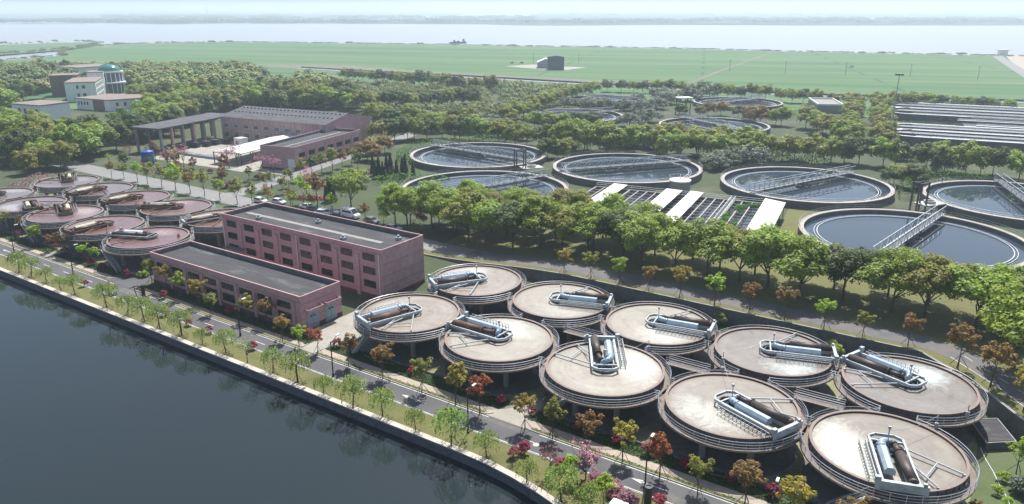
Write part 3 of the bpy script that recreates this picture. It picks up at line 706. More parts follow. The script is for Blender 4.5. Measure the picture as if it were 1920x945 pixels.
tk(-198.3, 18.8, [0, 180, 270], (140, 367), M['sl_wet'], "wet grey tank with a rust framed bridge, second farthest in the rear left row", **LK)
tk(-215.6, 18.8, [0, 270], (125, 328), M['sl_wet'], "farthest tank of all on the left with a steel blue surface", **LK)
pads = MB(); rings = MB()
for r_, c in T: pads.disc(8.3, .030, 64, c); rings.ring(8.3, 8.5, -.01, .09, n=64, c=c)
struct("tank_pad_paving", pads, M['pad']); struct("pad_kerb", rings, M['concrete'])
# catwalks that join neighbouring decks
def catwalk(s0, t0, s1, t1, label):
    mb = MB(); a = np.array(W(s0, t0)); b_ = np.array(W(s1, t1)); d = b_ - a; L = np.linalg.norm(d); d /= L; nv = np.array([-d[1], d[0]])
    root = thing("catwalk", label, "catwalk", (*a, 0), group="short catwalks joining neighbouring tanks")
    mb.bar((0, 0, ZD + .03), (*(b_ - a), ZD + .03), 1.2, .08); obj("deck", mb, M['deck'], root)
    r2 = MB()
    for q in (-.6, .6):
        for h in (.4, .75, 1.08): r2.tube((*(nv * q), ZD + h), (*(b_ - a + nv * q), ZD + h), .04, n=6)
        for k in (0, 1): r2.tube((*(nv * q + (b_ - a) * k), ZD), (*(nv * q + (b_ - a) * k), ZD + 1.08), .04, n=6)
    obj("handrail", r2, M['steel'], root)
catwalk(-8.9 - 3, 8.2, -8.9 + 3, 8.2, "catwalk in the gap among the four nearest right hand tanks")
catwalk(-26.4 - 3, 8.2, -26.4 + 3, 8.2, "catwalk in the gap left of the foam swirl tank")
catwalk(-44 - 3, 9.6, -44 + 3, 9.6, "catwalk in the gap between the cream tanks")

# ------------------------------------------------------------------ buildings
win_cache = {}
def window(parent, loc, rz, w_, h, lab=None, nm=3, frame='black', hsplit=True):
    k = (w_, h, nm, hsplit)
    if k not in win_cache:
        a = MB().box((0, -.01, 0), (w_, .05, h)); b = MB()
        for sx in (-1, 1): b.box((sx * (w_ / 2 - .04), -.05, 0), (.08, .08, h))
        for sz in (-1, 1): b.box((0, -.052, sz * (h / 2 - .04)), (w_ - .16, .08, .08))
        for i in range(1, nm + 1): b.box((-w_ / 2 + w_ * i / (nm + 1), -.054, 0), (.05, .06, h - .16))
        if hsplit: b.box((0, -.056, h * .12), (w_ - .16, .05, .05))
        win_cache[k] = (a.mesh("window"), b.mesh("frame"))
    a, b = win_cache[k]; o = obj("window", a, M['glass'], parent, loc, rz); obj("frame", b, M[frame], o); return o
def pink_block(name, label, s0, s1, t0, t1, h, roofm, rot=None, loc=None, L=None, D=None):
    if loc is None: loc = (*W(s0, t0), 0); rz = ANG; L = s1 - s0; D = t1 - t0
    else: rz = rot
    root = thing(name, label, "building", loc, rz)
    wl = MB(); th = .22
    for (c, d) in (((L / 2, th / 2), (L, th)), ((L / 2, D - th / 2), (L, th)), ((th / 2, D / 2), (th, D - 2 * th)), ((L - th / 2, D / 2), (th, D - 2 * th))):
        wl.box((c[0], c[1], h / 2), (d[0], d[1], h))
    obj("wall", wl, M['pinkwall'], root)
    cp = MB()
    for (c, d) in (((L / 2, .07), (L + .1, .24)), ((L / 2, D - .07), (L + .1, .24)), ((.07, D / 2), (.24, D - .5)), ((L - .07, D / 2), (.24, D - .5))):
        cp.box((c[0], c[1], h + .05), (d[0], d[1], .1))
    obj("parapet_coping", cp, M['pinkwall'], root)
    obj("roof", MB().box((L / 2, D / 2, h - .95), (L - 2 * th, D - 2 * th, .2)), roofm, root)
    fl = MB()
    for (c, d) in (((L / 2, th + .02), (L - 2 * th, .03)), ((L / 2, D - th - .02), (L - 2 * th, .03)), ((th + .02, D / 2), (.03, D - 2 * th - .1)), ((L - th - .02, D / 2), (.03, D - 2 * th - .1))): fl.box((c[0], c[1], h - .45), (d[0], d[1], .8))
    obj("parapet_shade_liner", fl, M['concrete_dk'], root)  # added dark lining, paints shade onto the parapet's inner faces
    pl = MB(); pl.box((L / 2, -.03, .35), (L + .12, .06, .7)).box((L + .03, D / 2, .35), (.06, D, .7)).box((-.03, D / 2, .35), (.06, D, .7))
    obj("plinth", pl, M['pinkdark'], root)
    return root, L, D
M['glassdoor'] = surf("grey_blue_door", (.30, .36, .42), (.25, .31, .37), scale=1, rough=.5, bumps=0)
# small building
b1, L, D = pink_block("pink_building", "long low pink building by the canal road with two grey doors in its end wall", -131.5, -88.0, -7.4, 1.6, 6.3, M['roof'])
nb_ = 8; bw = L / (nb_ + .6)
for i in range(nb_):
    cx_ = bw * (i + .75)
    window(b1, (cx_, -.02, 4.15), 0, 3.3, 1.15)
    if i in (1, 2, 3, 4, 5, 6, 7): window(b1, (cx_, -.02, 2.0), 0, 3.3, 1.5)
    for e in (-bw / 2 + .35, bw / 2 - .35):
        pass
    obj("pilaster", MB().box((cx_ + bw / 2, -.12, 2.55), (.7, .22, 5.1)), M['pinkwall'], b1)
gr_ = MB()
for z in (2.2, 4.9): gr_.box((L + .012, D / 2, z), (.02, D, .04))
gr_.box((L / 2, -.012, 5.25), (L, .02, .04)); obj("wall_groove", gr_, M['pinkdark'], b1)
for y in (2.3, 6.4):
    d_ = obj("door", MB().box((L + .04, y, 1.55), (.08, 2.6, 3.1)), M['glassdoor'], b1)
    obj("door_window", MB().box((L + .09, y - .35, 2.3), (.03, .45, .35)).box((L + .09, y + .35, 2.3), (.03, .45, .35)), M['glass'], d_)
    obj("door_leaf_gap", MB().box((L + .085, y, 1.5), (.02, .05, 3.0)).box((L + .085, y, .75), (.02, 2.5, .04)), M['black'], d_)
    cn = MB().box((L + .55, y, 3.55), (1.1, 3.4, .12)).box((L + 1.06, y, 3.8), (.12, 3.4, .4)).box((L + .55, y - 1.64, 3.8), (1.0, .12, .4)).box((L + .55, y + 1.64, 3.8), (1.0, .12, .4))
    obj("canopy", cn, M['pinkwall'], b1)
# large building
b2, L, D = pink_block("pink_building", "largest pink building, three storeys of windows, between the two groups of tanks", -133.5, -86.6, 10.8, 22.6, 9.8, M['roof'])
bw = (L - .8) / 8
for i in range(8):
    cx_ = .4 + bw * (i + .5)
    for z in (8.0, 5.35, 2.7): window(b2, (cx_, -.02, z), 0, 3.0, 1.35)
    if i < 7: obj("pilaster", MB().box((cx_ + bw / 2, -.12, 4.1), (.85, .22, 8.2)), M['pinkwall'], b2)
for x in (.6, 24, 46.3): obj("downpipe", MB().tube((x, -.22, .2), (x, -.22, 9.0), .08, n=8), M['white'], b2)
gr_ = MB()
for z in (2.6, 4.6, 6.9): gr_.box((L + .012, D / 2, z), (.02, D, .04))
gr_.box((L / 2, -.012, 9.0), (L, .02, .04)); obj("wall_groove", gr_, M['pinkdark'], b2)
obj("roof_channel", MB().box((L * .46, D * .48, 8.97), (L * .86, 1.1, .06)), M['concrete'], b2)
for x_, y_ in ((8, 3.5), (21, 8.5), (34, 3), (43, 9)): obj('roof_vent', MB().box((x_, y_, 9.15), (.9, .9, .6)).cyl((x_, y_), .25, 9.4, 9.9, 12), M['galv'], b2)
obj("roof_ledge", MB().box((4.6, -1.0, 3.0), (5.5, 1.7, .15)), M['concrete_dk'], b2)
# shed with parapet beyond the upper road
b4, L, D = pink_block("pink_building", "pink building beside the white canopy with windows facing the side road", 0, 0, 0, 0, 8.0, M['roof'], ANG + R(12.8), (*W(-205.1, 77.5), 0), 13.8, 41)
for i in range(7):
    y = 4 + 5.6 * i; window(b4, (L + .02, y, 4.9), R(90), 3.4, 1.5); window(b4, (L + .02, y, 2.0), R(90), 3.0, 1.6)
    obj("pilaster", MB().box((L + .1, y + 2.8, 3.6), (.2, .5, 7.2)), M['pinkwall'], b4)
obj("door", MB().box((L - 1.5, -.1, 2.0), (2.6, .15, 4.0)), M['white'], b4)
obj("roof_channel", MB().box((L / 2, D / 2, 7.17), (.8, D * .85, .06)), M['concrete'], b4)
# wide gabled workshop
lx, ly = W(-264.6, 105.3); b3 = thing("pink_workshop", "widest pink workshop with a low grey gable roof at the back", "building", (lx, ly, 0), ANG + R(8.0))
L, D, h = 54.0, 28.0, 10.0
wl = MB(); wl.prism([(0, 0), (L, 0), (L, D), (0, D)], 0, h)
for x in (0, L): wl.add([(x - .0, 0, h), (x, D, h), (x, D / 2, h + 2.6)], [(0, 1, 2)])
obj("wall", wl, M['pinkwall'], b3)
rf = MB(); rf.add([(-.4, -.6, h - .02), (L + .4, -.6, h - .02), (L + .4, D / 2, h + 2.75), (-.4, D / 2, h + 2.75), (-.4, D + .6, h - .02), (L + .4, D + .6, h - .02)], [(0, 1, 2, 3), (3, 2, 5, 4)])
obj("roof", rf, M['roof2'], b3)
for i in range(10):
    x = 2.6 + 5.4 * i
    if i < 8: window(b3, (x, -.02, 6.6), 0, 2.6, 1.5, frame='white'); window(b3, (x, -.02, 3.0), 0, 2.6, 2.0, frame='white')
    for e in (-1.8, 1.8): obj("pilaster", MB().box((x + e, -.12, h / 2), (.28, .24, h)), M['concrete_lt'], b3)
ve = MB()
for i in range(26): ve.box((2 + i * 2, 6.5, h + 1.42), (.5, .5, .4)); ve.box((2 + i * 2, 11.5, h + 2.42), (.5, .5, .4))
obj("roof_vent", ve, M['black'], b3)
# open concrete frame
b5 = thing("open_frame_shed", "open shed with a flat grey roof on tall columns left of the pink workshop", "shed", (*W(-270.0, 70.5), 0), ANG + R(14))
obj("roof", MB().box((6.7, 21, 9.4), (13.8, 43, .45)), M['roof2'], b5)
for i in range(8):
    for x in (.8, 12.4): obj("column", MB().box((x, 1 + 5.7 * i, 4.6), (.75, .75, 9.2)), M['pinkwall'] if x > 5 and i % 2 else M['concrete'], b5)
bm = MB()
for i in range(8): bm.box((6.6, 1 + 5.7 * i, 8.95), (12.4, .4, .45))
obj("roof_beam", bm, M['concrete'], b5)
# white canopy shed
b6 = thing("white_canopy", "long white sheet roof on dark posts between the pink buildings", "canopy", (*W(-226.5, 73.5), 0), ANG + R(14))
cn = MB(); cn.add([(0, 0, 4.2), (6.2, 0, 5.3), (12.4, 0, 4.2), (12.4, 46, 4.2), (6.2, 46, 5.3), (0, 46, 4.2)], [(0, 1, 4, 5), (1, 2, 3, 4)]); cn.add([(0, 0, 4.1), (6.2, 0, 5.2), (12.4, 0, 4.1), (12.4, 46, 4.1), (6.2, 46, 5.2), (0, 46, 4.1)], [(5, 4, 1, 0), (4, 3, 2, 1)])
obj("roof", cn, M['whitesheet'], b6)
for i in range(8):
    for x in (.4, 12.0): obj("post", MB().box((x, .4 + 6.4 * i, 2.1), (.25, .25, 4.2)), M['steel_dk'], b6)
obj("roof_truss", MB().bar((0, .2, 4.0), (12.4, .2, 4.0), .15).bar((12.1, 0, 4.0), (12.1, 46, 4.0), .12).bar((12.1, 0, 3.2), (12.1, 46, 3.2), .1).bar((12.1, 0, 1.2), (12.1, 46, 1.2), .1), M['steel_dk'], b6)
bx_ = thing("meter_hut", "small white hut on the paved yard before the pink workshop", "hut", (*W(-243, 98), 0), ANG)
obj("wall", MB().box((0, 0, 2), (4, 3.4, 4)), M['white'], bx_); obj("roof", MB().box((0, 0, 4.1), (4.4, 3.8, .2)), M['concrete_lt'], bx_); window(bx_, (0, -1.72, 2.4), 0, 1.4, 1.2)
struct("yard_paving", MB().sheet([W(-262, 66), W(-206, 70), W(-214, 120), W(-268, 112)], .012), M['drive'])
struct("yard_paving", MB().sheet([W(-206, 72), W(-186, 75), W(-192, 90), W(-207, 77)], .016), M['drive'])
# office group with green dome in the wood
def block(name, label, corners, h, wallm, roofm, wins=(), base=0.0, cat="building"):
    c0 = corners[0]; root = thing(name, label, cat, (*c0, 0)); pts = [(p[0] - c0[0], p[1] - c0[1]) for p in corners]
    obj("wall", MB().prism(pts, base, h), M[wallm], root)
    cx_ = sum(p[0] for p in pts) / len(pts); cy_ = sum(p[1] for p in pts) / len(pts)
    obj("roof", MB().prism([(cx_ + (p[0] - cx_) * 1.03, cy_ + (p[1] - cy_) * 1.03) for p in pts], h + .002, h + .5), M[roofm], root)
    for (e, f, z, w_, hh) in wins:
        a = np.array(pts[e]); b = np.array(pts[(e + 1) % len(pts)]); d = b - a; an = math.atan2(d[1], d[0]); c = a + d * f; n_ = np.array([math.sin(an), -math.cos(an)]) * .03
        window(root, (*(c + n_), z), an, w_, hh, nm=1)
    return root
def rect(p0, ang, L, D):
    ca, sa = math.cos(ang), math.sin(ang)
    return [(p0[0], p0[1]), (p0[0] + L * ca, p0[1] + L * sa), (p0[0] + L * ca - D * sa, p0[1] + L * sa + D * ca), (p0[0] - D * sa, p0[1] + D * ca)]
pf = at(126, 190); qf = at(186, 181); aw = math.atan2(qf[1] - pf[1], qf[0] - pf[0]); aw = R(20)
wins = [(0, .40, 9.2, 1.2, 2.2), (0, .58, 9.2, 1.8, 2.2), (0, .40, 4.6, 1.2, 2.2), (0, .58, 4.6, 1.8, 2.2)] + [(1, .12 + .13 * i, z, 1.4, 2.4) for i in range(7) for z in (3.5, 7.5, 11)]
block("office_block", "white office block with few windows in front of the green dome", rect((-259, 440), R(21), 16.0, 34), 10.8, 'white', 'tileroof', [(0, .40, 8.4, 1.2, 1.8), (0, .60, 8.4, 1.7, 1.8), (0, .40, 3.8, 1.2, 1.8), (0, .60, 3.8, 1.7, 1.8)] + [(1, .10 + .13 * i, z, 1.4, 2.0) for i in range(7) for z in (2.6, 5.6, 8.6)])
block("office_block", "brown brick office wing rising behind the white office block", rect((-284, 468), R(21), 15, 14), 12.4, 'brownbrick', 'tileroof', [(0, .8, 10, 2.4, 1.6)])
block("office_block", "tall white stair block between the brown wing and the dome", rect((-266, 478), R(21), 9, 14), 13.6, 'white', 'tileroof', [(1, .2 + .2 * i, 11.5, 1.4, 1.8) for i in range(4)])
block("office_block", "farthest white office wing with a row of windows, left of the dome", rect((-332, 558), R(-30), 28, 30), 11.5, 'white', 'tileroof', [(0, .08 + .1 * i, 8.5, 1.4, 2.2) for i in range(9)])
block("office_block", "low white annex with a brown brick bay at the foot of the office block", [(-236, 409), (-213, 399), (-198, 411), (-205, 425), (-228, 429)], 5.6, 'white', 'tileroof', [(0, .08 + .09 * i, 3.4, 1.0, 1.8) for i in range(4)] + [(1, .2 + .2 * i, 3.4, 1.2, 1.8) for i in range(4)])
block("office_block", "white two storey house with brown flat roof at the left edge of the wood", rect((-221, 353), R(67), 15, 20), 8.4, 'white', 'tileroof', [(3, .25 + .2 * i, 5.6, 1.5, 2.4) for i in range(4)])
obj_b = block("brick_bay", "brown brick bay in the front of the low white annex", rect((-224, 403.4), R(-24), 8, 2), 5.5, 'brownbrick', 'tileroof')
dm = thing("dome_tower", "round glass tower capped by a green dome behind the white office block", "tower", (-260, 494, 0))
dm.scale = (.80, .80, .80)
obj("wall", MB().cyl((0, 0), 9.5, 0, 15.5, 32), M['slate'], dm)
obj("ring_slab", MB().cyl((0, 0), 9.9, 15.9, 17.0, 32).cyl((3, -3), 9.6, 8, 8.8, 32), M['white'], dm)
fin = MB()
for i in range(10): a = R(-100 + 20 * i); fin.box((9.7 * math.cos(a), 9.7 * math.sin(a), 8), (.5, .5, 15.4), a)
obj("fin", fin, M['white'], dm)
dmb = MB(); dmb.blob((0, 0, 17.0), (8.6, 8.6, 5.6), 32, 14, zmin=0); me = dmb.mesh("dome", True); obj("dome", me, M['greenglass'], dm)
rb = MB()
for i in range(16):
    a = 2 * math.pi * i / 16; pts = [(8.65 * math.sin(R(90 - 85 * k / 8)) * math.cos(a), 8.65 * math.sin(R(90 - 85 * k / 8)) * math.sin(a), 17.0 + 5.65 * math.cos(R(90 - 85 * k / 8))) for k in range(9)]
    rb.path(pts, .08, 4)
obj("dome_rib", rb, M['greenglass'], dm)
# field buildings
fh = thing("field_silo_house", "tall slate blue windowless house standing alone in the green field", "building", (*at(1027, 131), 0))
obj("wall", MB().prism([(0, 0), (14.5, 0), (14.5, 11), (0, 11)], 0, 11.2), M['slate'], fh)
obj("roof", MB().add([(-.2, -.2, 11.2), (14.7, -.2, 11.2), (14.7, 11.2, 11.2), (-.2, 11.2, 11.2), (7.2, -.2, 12.3), (7.2, 11.2, 12.3)], [(0, 4, 5, 3), (4, 1, 2, 5), (0, 1, 4), (3, 5, 2)]), M['slate'], fh)
fs_ = thing("field_barn", "low pale gabled barn touching the slate blue field house", "barn", (*at(1008, 128), 0))
obj("wall", MB().prism([(0, 0), (15, 0), (15, 14), (0, 14)], 0, 5.2).add([(0, 0, 5.2), (15, 0, 5.2), (7.5, 0, 8.6)], [(0, 1, 2)]), M['paleclad'], fs_)
obj("roof", MB().add([(-.3, -.3, 5.2), (7.5, -.3, 8.7), (7.5, 14, 8.7), (-.3, 14, 5.2), (15.3, -.3, 5.2), (15.3, 14, 5.2)], [(0, 1, 2, 3), (1, 4, 5, 2)]), M['white'], fs_)
hu = thing("river_hut", "small white hut beside the track at the river edge on the far right", "hut", (*at(1876, 103), 0))
obj("wall", MB().box((4, 3, 2.6), (9, 6, 5.2)), M['white'], hu); obj("roof", MB().box((4, 3, 5.7), (14, 8, .8)), M['whitesheet'], hu)
# small roof block between the trees
x, y = at(1555, 212); rb_ = thing("pump_house", "grey flat roofed pump house with white parapet among the far trees", "building", (x, y, 0), R(-12))
obj("wall", MB().box((0, 14, 2), (12.5, 30, 4)), M['concrete'], rb_)
cp = MB()
for (c, d) in (((0, -.8), (13, .5)), ((0, 28.8), (13, .5)), ((-6.2, 14), (.5, 29)), ((6.2, 14), (.5, 29))): cp.box((*c, 4.4), (*d, .8))
obj("parapet", cp, M['white'], rb_)
# canopy tower
x, y = at(1280, 213); tw = thing("canopy_tower", "open steel tower with a white slab roof among the far clarifiers", "tower", (x, y, 0), R(15))
for a, b_ in ((-3, -2), (3, -2), (-3, 2), (3, 2), (0, -2)): obj("post", MB().box((a, b_, 4), (.35, .35, 8)), M['steel_dk'], tw)
obj("roof", MB().box((0, 0, 8.2), (7.6, 5.4, .4)), M['white'], tw)

# ------------------------------------------------------------------ clarifiers
def truss(L, Wd=1.9, H=1.95, n=22):
    d = MB(); d.box((0, 0, 0), (L, Wd, .14)); tr_ = MB()
    for q in (-1, 1):
        y = q * Wd / 2
        tr_.bar((-L / 2, y, 0), (L / 2, y, 0), .2).bar((-L / 2, y, H), (L / 2, y, H), .16)
        for i in range(n):
            x0 = -L / 2 + L * i / n; x1 = x0 + L / n
            tr_.bar((x0, y, 0), (x1 if i % 2 == 0 else x0 + .01, y, H), .11) if i % 2 == 0 else tr_.bar((x0, y, H), (x0 + L / n, y, 0.0), .07)
            tr_.bar((x0, y, 0), (x0, y, H), .09)
    return d.mesh("bridge_deck"), tr_.mesh("truss")
tdk, ttr = truss(48)
RC = 24.6
cb_me = MB().ring(23.3, 23.6, -.2, 1.96, n=128).ring(23.3, 24.5, 1.962, 2.14, n=128, mi=1).ring(24.2, 24.52, -.1, 1.96, n=128).mesh("basin_wall")
cw_me = MB().disc(23.4, 1.1, 128).mesh("water_surface")
wr_me = MB().ring(20.2, 20.32, .9, 1.32, n=128).ring(20.9, 20.98, .9, 1.3, n=128).mesh("weir_ring")
cp_me = MB().cyl((0, 0), .9, 0, 2.6, 20).ring(2.4, 2.55, .8, 1.5, n=32).mesh("centre_pier")
sc_ = MB()
for q in (-2.4, 2.4):
    sc_.bar((-19, q, 1.3), (19, q, 1.3), .14, .3)
    for i in range(13): sc_.bar((-18 + 3 * i, q, 1.1), (-18 + 3 * i, q * .4, 2.4), .08)
sc_me = sc_.mesh("scraper_arm")
rc_ = MB()
for h in (.55, 1.05):
    rc_.path([(24.4 * math.cos(R(4 * i)), 24.4 * math.sin(R(4 * i)), 2.16 + h) for i in range(91)], .035, 5)
for i in range(60): a = R(6 * i); rc_.tube((24.4 * math.cos(a), 24.4 * math.sin(a), 2.16), (24.4 * math.cos(a), 24.4 * math.sin(a), 3.2), .03, n=5)
rc_me = rc_.mesh("railing")
M['clwall'] = surf("clarifier_wall", (.13, .135, .14), (.08, .085, .09), scale=.4, rough=.85, fine=7)
M['deckpale'] = surf("clarifier_walkway", (.46, .41, .36), (.36, .33, .30), scale=.5, rough=.85)
def clarifier(c, e0, e1, label):
    root = thing("clarifier", label, "clarifier", (c[0], c[1], 0), 0, "large round water clarifiers")
    obj("basin_wall", cb_me, [M['clwall'], M['deckpale']], root); obj("water_surface", cw_me, M['pond'], root); obj("weir_ring", wr_me, M['white'], root)
    obj("centre_pier", cp_me, M['concrete'], root)
    a = at(*e0, 3.0); b = at(*e1, 3.0); th = math.atan2(b[1] - a[1], b[0] - a[0])
    br = obj("truss_bridge", ttr, M['framew'], root, (0, 0, 2.75), th); obj("bridge_deck", tdk, M['concrete_dk'], br); obj("scraper_arm", sc_me, M['steel_dk'], root, (0, 0, 0), th)
    obj("railing", rc_me, M['galv'], root); return root
CL = [((-12.2, 266.5), (792, 268), (977, 298), "clarifier nearest the pink buildings, its bridge sloping down to the right, tall hedge behind"),
      ((38, 243.8), (1043, 309), (1297, 291), "middle clarifier of the front row with a long trough reflected in its water"),
      ((88, 219.6), (1401, 348), (1604, 310), "clarifier with trees mirrored at right and a bright bridge, right of the white canopies"),
      ((139.8, 198.8), (1878, 327), (1960, 385), "clarifier cut off by the right edge with a dark hedge behind it"),
      ((92.3, 165.0), (1772, 392), (1640, 482), "nearest clarifier, half hidden behind the tall tree row on the right"),
      ((-8, 213.2), (1050, 331), (820, 372), "clarifier in front of the hedge ringed one, partly hidden by the tree row at centre"),
      ((30.2, 370.2), (1000, 217), (1151, 207), "far clarifier with bright glinting water behind the middle tree belt"),
      (at(1140, 187, 2), (1068, 176), (1190, 188), "farthest clarifier by the field road, almost hidden by grey shrubs"),
      (at(1338, 234, 2), (1250, 213), (1358, 235), "far clarifier right of the canopy tower, bridge sloping down to the right"),
      ((126.7, 424.7), (1330, 200), (1437, 187), "farthest clarifier on the right, bridge rising to the right beside the pump house")]
for a in CL: clarifier(*a)
def gantry(u, v, label, h=5.0):
    x, y = at(u, v, 1.0); root = thing("steel_gantry", label, "gantry", (x, y, 0), R(20))
    for a, b_ in ((-1.6, -1), (1.6, -1), (-1.6, 1), (1.6, 1)): obj("post", MB().box((a, b_, h / 2), (.35, .35, h)), M['steel_dk'], root)
    obj("crossbeam", MB().bar((-1.9, -1, h + .1), (1.9, -1, h + .1), .3).bar((-1.9, 1, h + .1), (1.9, 1, h + .1), .3).bar((-1.6, -1.2, h + .35), (-1.6, 1.2, h + .35), .2).bar((1.6, -1.2, h + .35), (1.6, 1.2, h + .35), .2), M['steel_dk'], root)
    obj("platform", MB().box((4, 0, 2.2), (7, 4.5, .3)).ring(1.2, 1.5, 2.3, 3.0, n=24, c=(4, 0)), M['concrete_lt'], root)
gantry(975, 322, "dark steel gantry at the foot of the hedge ringed clarifier", 8.0)
gantry(1720, 392, "dark steel gantry between the three right hand clarifiers", 8.0)
x, y = at(1273, 372, 0); cy = thing("round_silo", "round concrete tank with a white lid in front of the middle clarifier", "silo", (x, y, 0))
obj("wall", MB().cyl((0, 0), 2.9, 0, 5.2, 32), M['concrete'], cy); obj("lid", MB().cyl((0, 0), 3.1, 5.202, 5.5, 32).tube((0, 0, 5.5), (0, 0, 5.8), 2.6, .3, 24).cyl((0, 0), .12, 5.6, 7, 8), M['white'], cy)
sr = MB(); sr.ring(3.0, 3.06, 6.5, 6.56, n=32)
for i in range(12): a = R(30 * i); sr.tube((3.03 * math.cos(a), 3.03 * math.sin(a), 5.5), (3.03 * math.cos(a), 3.03 * math.sin(a), 6.55), .03, n=4)
obj("railing", sr, M['galv'], cy)
# rectangular settling basin with white sheet canopies
p0 = at(1395, 447, 3.0); bq = ST(*p0)
sb = thing("settling_basin", "rectangular basin divided by concrete beams between white canopies", "basin", (*W(-40.5, 77.6), 0), ANG + R(8.5))
# local: x to the left is negative, y away
bw_ = MB(); X0, X1, Y1 = -46.0, .2, 34.0
for (c, d) in ((((X0 + X1) / 2, 0), (X1 - X0, .5)), (((X0 + X1) / 2, Y1), (X1 - X0, .5)), ((X0, Y1 / 2), (.5, Y1 - .5)), ((X1, Y1 / 2), (.5, Y1 - .5)), ((-7.6, Y1 / 2), (1.1, Y1 - .5)), ((-23.5, Y1 / 2), (1.1, Y1 - .5)), ((-36, Y1 / 2), (.6, Y1 - .5))):
    bw_.box((*c, 1.6), (*d, 3.4))
obj("basin_wall", bw_, M['concrete'], sb)
obj("water_surface", MB().sheet([(X0, 0), (X1, 0), (X1, Y1), (X0, Y1)], 2.2), M['pond'], sb)
gb = MB()
for x in (-2.6, -5.1, -9.8, -12.2, -14.6, -26, -28.5, -31, -33.5, -38.5, -41, -43.5): gb.box((x, Y1 / 2, 3.1), (.28, Y1 - .6, .4))
for i in range(1, 11): gb.box(((X0 + X1) / 2, i * Y1 / 11, 3.0), (X1 - X0 - .6, .14, .25))
obj("grid_beam", gb, M['deckpale'], sb)
rl = MB()
for (a, b_) in (((X0, 0), (X1, 0)), ((X0, Y1), (X1, Y1)), ((-7.1, 0), (-7.1, Y1)), ((-8.1, 0), (-8.1, Y1)), ((-24, 0), (-24, Y1)), ((-23, 0), (-23, Y1))):
    for h in (.6, 1.1): rl.bar((*a, 3.3 + h), (*b_, 3.3 + h), .09)
    n_ = int(math.hypot(b_[0] - a[0], b_[1] - a[1]) / 2.5)
    for i in range(n_ + 1): q = (a[0] + (b_[0] - a[0]) * i / n_, a[1] + (b_[1] - a[1]) * i / n_); rl.bar((*q, 3.3), (*q, 4.4), .07)
obj("railing", rl, M['white'], sb)
stf = thing("basin_weeds", "green weeds growing between the beams of the settling basin", "weeds", (*W(-40.5, 77.6), 0), ANG + R(8.5)); stf["kind"] = "stuff"
def canopy(x0, x1, label, h0=3.9, h1=4.5, y0=-1.2, y1=34.5):
    r_ = thing("sheet_canopy", label, "canopy", (*W(-40.5, 77.6), 0), ANG + R(8.5), "white sheet canopies over the settling basin")
    mb = MB(); n_ = 14
    for i in range(n_):
        ya, yb = y0 + (y1 - y0) * i / n_, y0 + (y1 - y0) * (i + 1) / n_ + .06
        mb.add([(x0, ya, h1), (x1, ya, h0), (x1, yb, h0 + .03), (x0, yb, h1 + .03)], [(0, 1, 2, 3)])
        mb.add([(x0, ya, h1 - .06), (x1, ya, h0 - .06), (x1, yb, h0 - .03), (x0, yb, h1 - .03)], [(3, 2, 1, 0)])
    obj("roof_sheet", mb, M['whitesheet'], r_)
    for i in range(5):
        y = y0 + .6 + (y1 - y0 - 1.2) * i / 4
        for xx, hh in ((x0 + .3, h1), (x1 - .3, h0)): obj("post", MB().box((xx, y, hh / 2), (.16, .16, hh - .1)), M['steel_dk'], r_)
canopy(.4, 5.6, "white sheet canopy on the right end of the settling basin beside the lawn")
canopy(-19.2, -15.6, "second white sheet canopy from the right over the settling basin", 4.4, 4.5)
canopy(-25.8, -21.4, "white sheet canopy left of the dark gap in the settling basin", 4.4, 4.5)
canopy(-41, -37, "leftmost white sheet canopy, mostly behind the tree row", 4.4, 4.5, 12)
struct("lawn_ground", MB().sheet([W(-34, 72), W(-8, 74), W(-30, 132), W(-42, 126)], .02), M['grass'])
# racetrack ditches at far right
x0, y0 = at(1690, 246, 3.5)
def ditch(c, ang, L, nch, label, wch=6.4, rows=None):
    r_ = thing("oxidation_ditch", label, "oxidation ditch", (*c, 0), ang, "long parallel oxidation ditches")
    mb = MB(); wt = MB(); dkk = MB()
    Wd = nch * wch
    pts = [(0, 0), (L, 0), (L, Wd), (0, Wd)] 
    for j in range(nch + 1):
        x_s = 0 if 0 < j < nch else 6
        mb.box(((x_s + L) / 2, j * wch, 1.75), (L - x_s, .5, 3.5)); dkk.box(((x_s + L) / 2, j * wch, 3.62), (L - x_s, 1.4 if j % 2 == 0 else .8, .2))
        dkk.box(((x_s + L) / 2, (j + .5) * wch if j < nch else j * wch - .9, 3.3), (L - x_s - 2, .5, .2))
    for k in range(0, nch if nch > 2 else 0, 2):
        a = MB(); 
        for i in range(8):
            t0, t1 = R(90 + 180 * i / 8), R(90 + 180 * (i + 1) / 8); cy_ = k * wch + wch; rr = wch
            mb.bar((6 + rr * math.cos(t0), cy_ + rr * math.sin(t0), 1.75), (6 + rr * math.cos(t1), cy_ + rr * math.sin(t1), 1.75), .5, 3.5)
            dkk.bar((6 + rr * math.cos(t0), cy_ + rr * math.sin(t0), 3.62), (6 + rr * math.cos(t1), cy_ + rr * math.sin(t1), 3.62), 1.1, .2)
    wt.sheet([(2, .3), (L, .3), (L, Wd - .3), (2, Wd - .3)], 2.6)
    obj("channel_wall", mb, M['clwall'], r_); obj("walkway", dkk, M['white'], r_); obj("water_surface", wt, M['oxwater'], r_)
    rl = MB()
    for j in range(nch + 1):
        rl.bar((6, j * wch + .5, 4.7), (L, j * wch + .5, 4.7), .08)
        for i in range(int(L / 6)): rl.bar((6 + 6 * i, j * wch + .5, 3.7), (6 + 6 * i, j * wch + .5, 4.7), .07)
    obj("railing", rl, M['galv'], r_)
    cb2 = MB(); cb2.box((L * .55, Wd / 2, 4.0), (3.0, Wd + 2, .3)); obj("crosswalk", cb2, M['concrete_lt'], r_)
dA = math.atan2(280 - 310, 189 - 162)
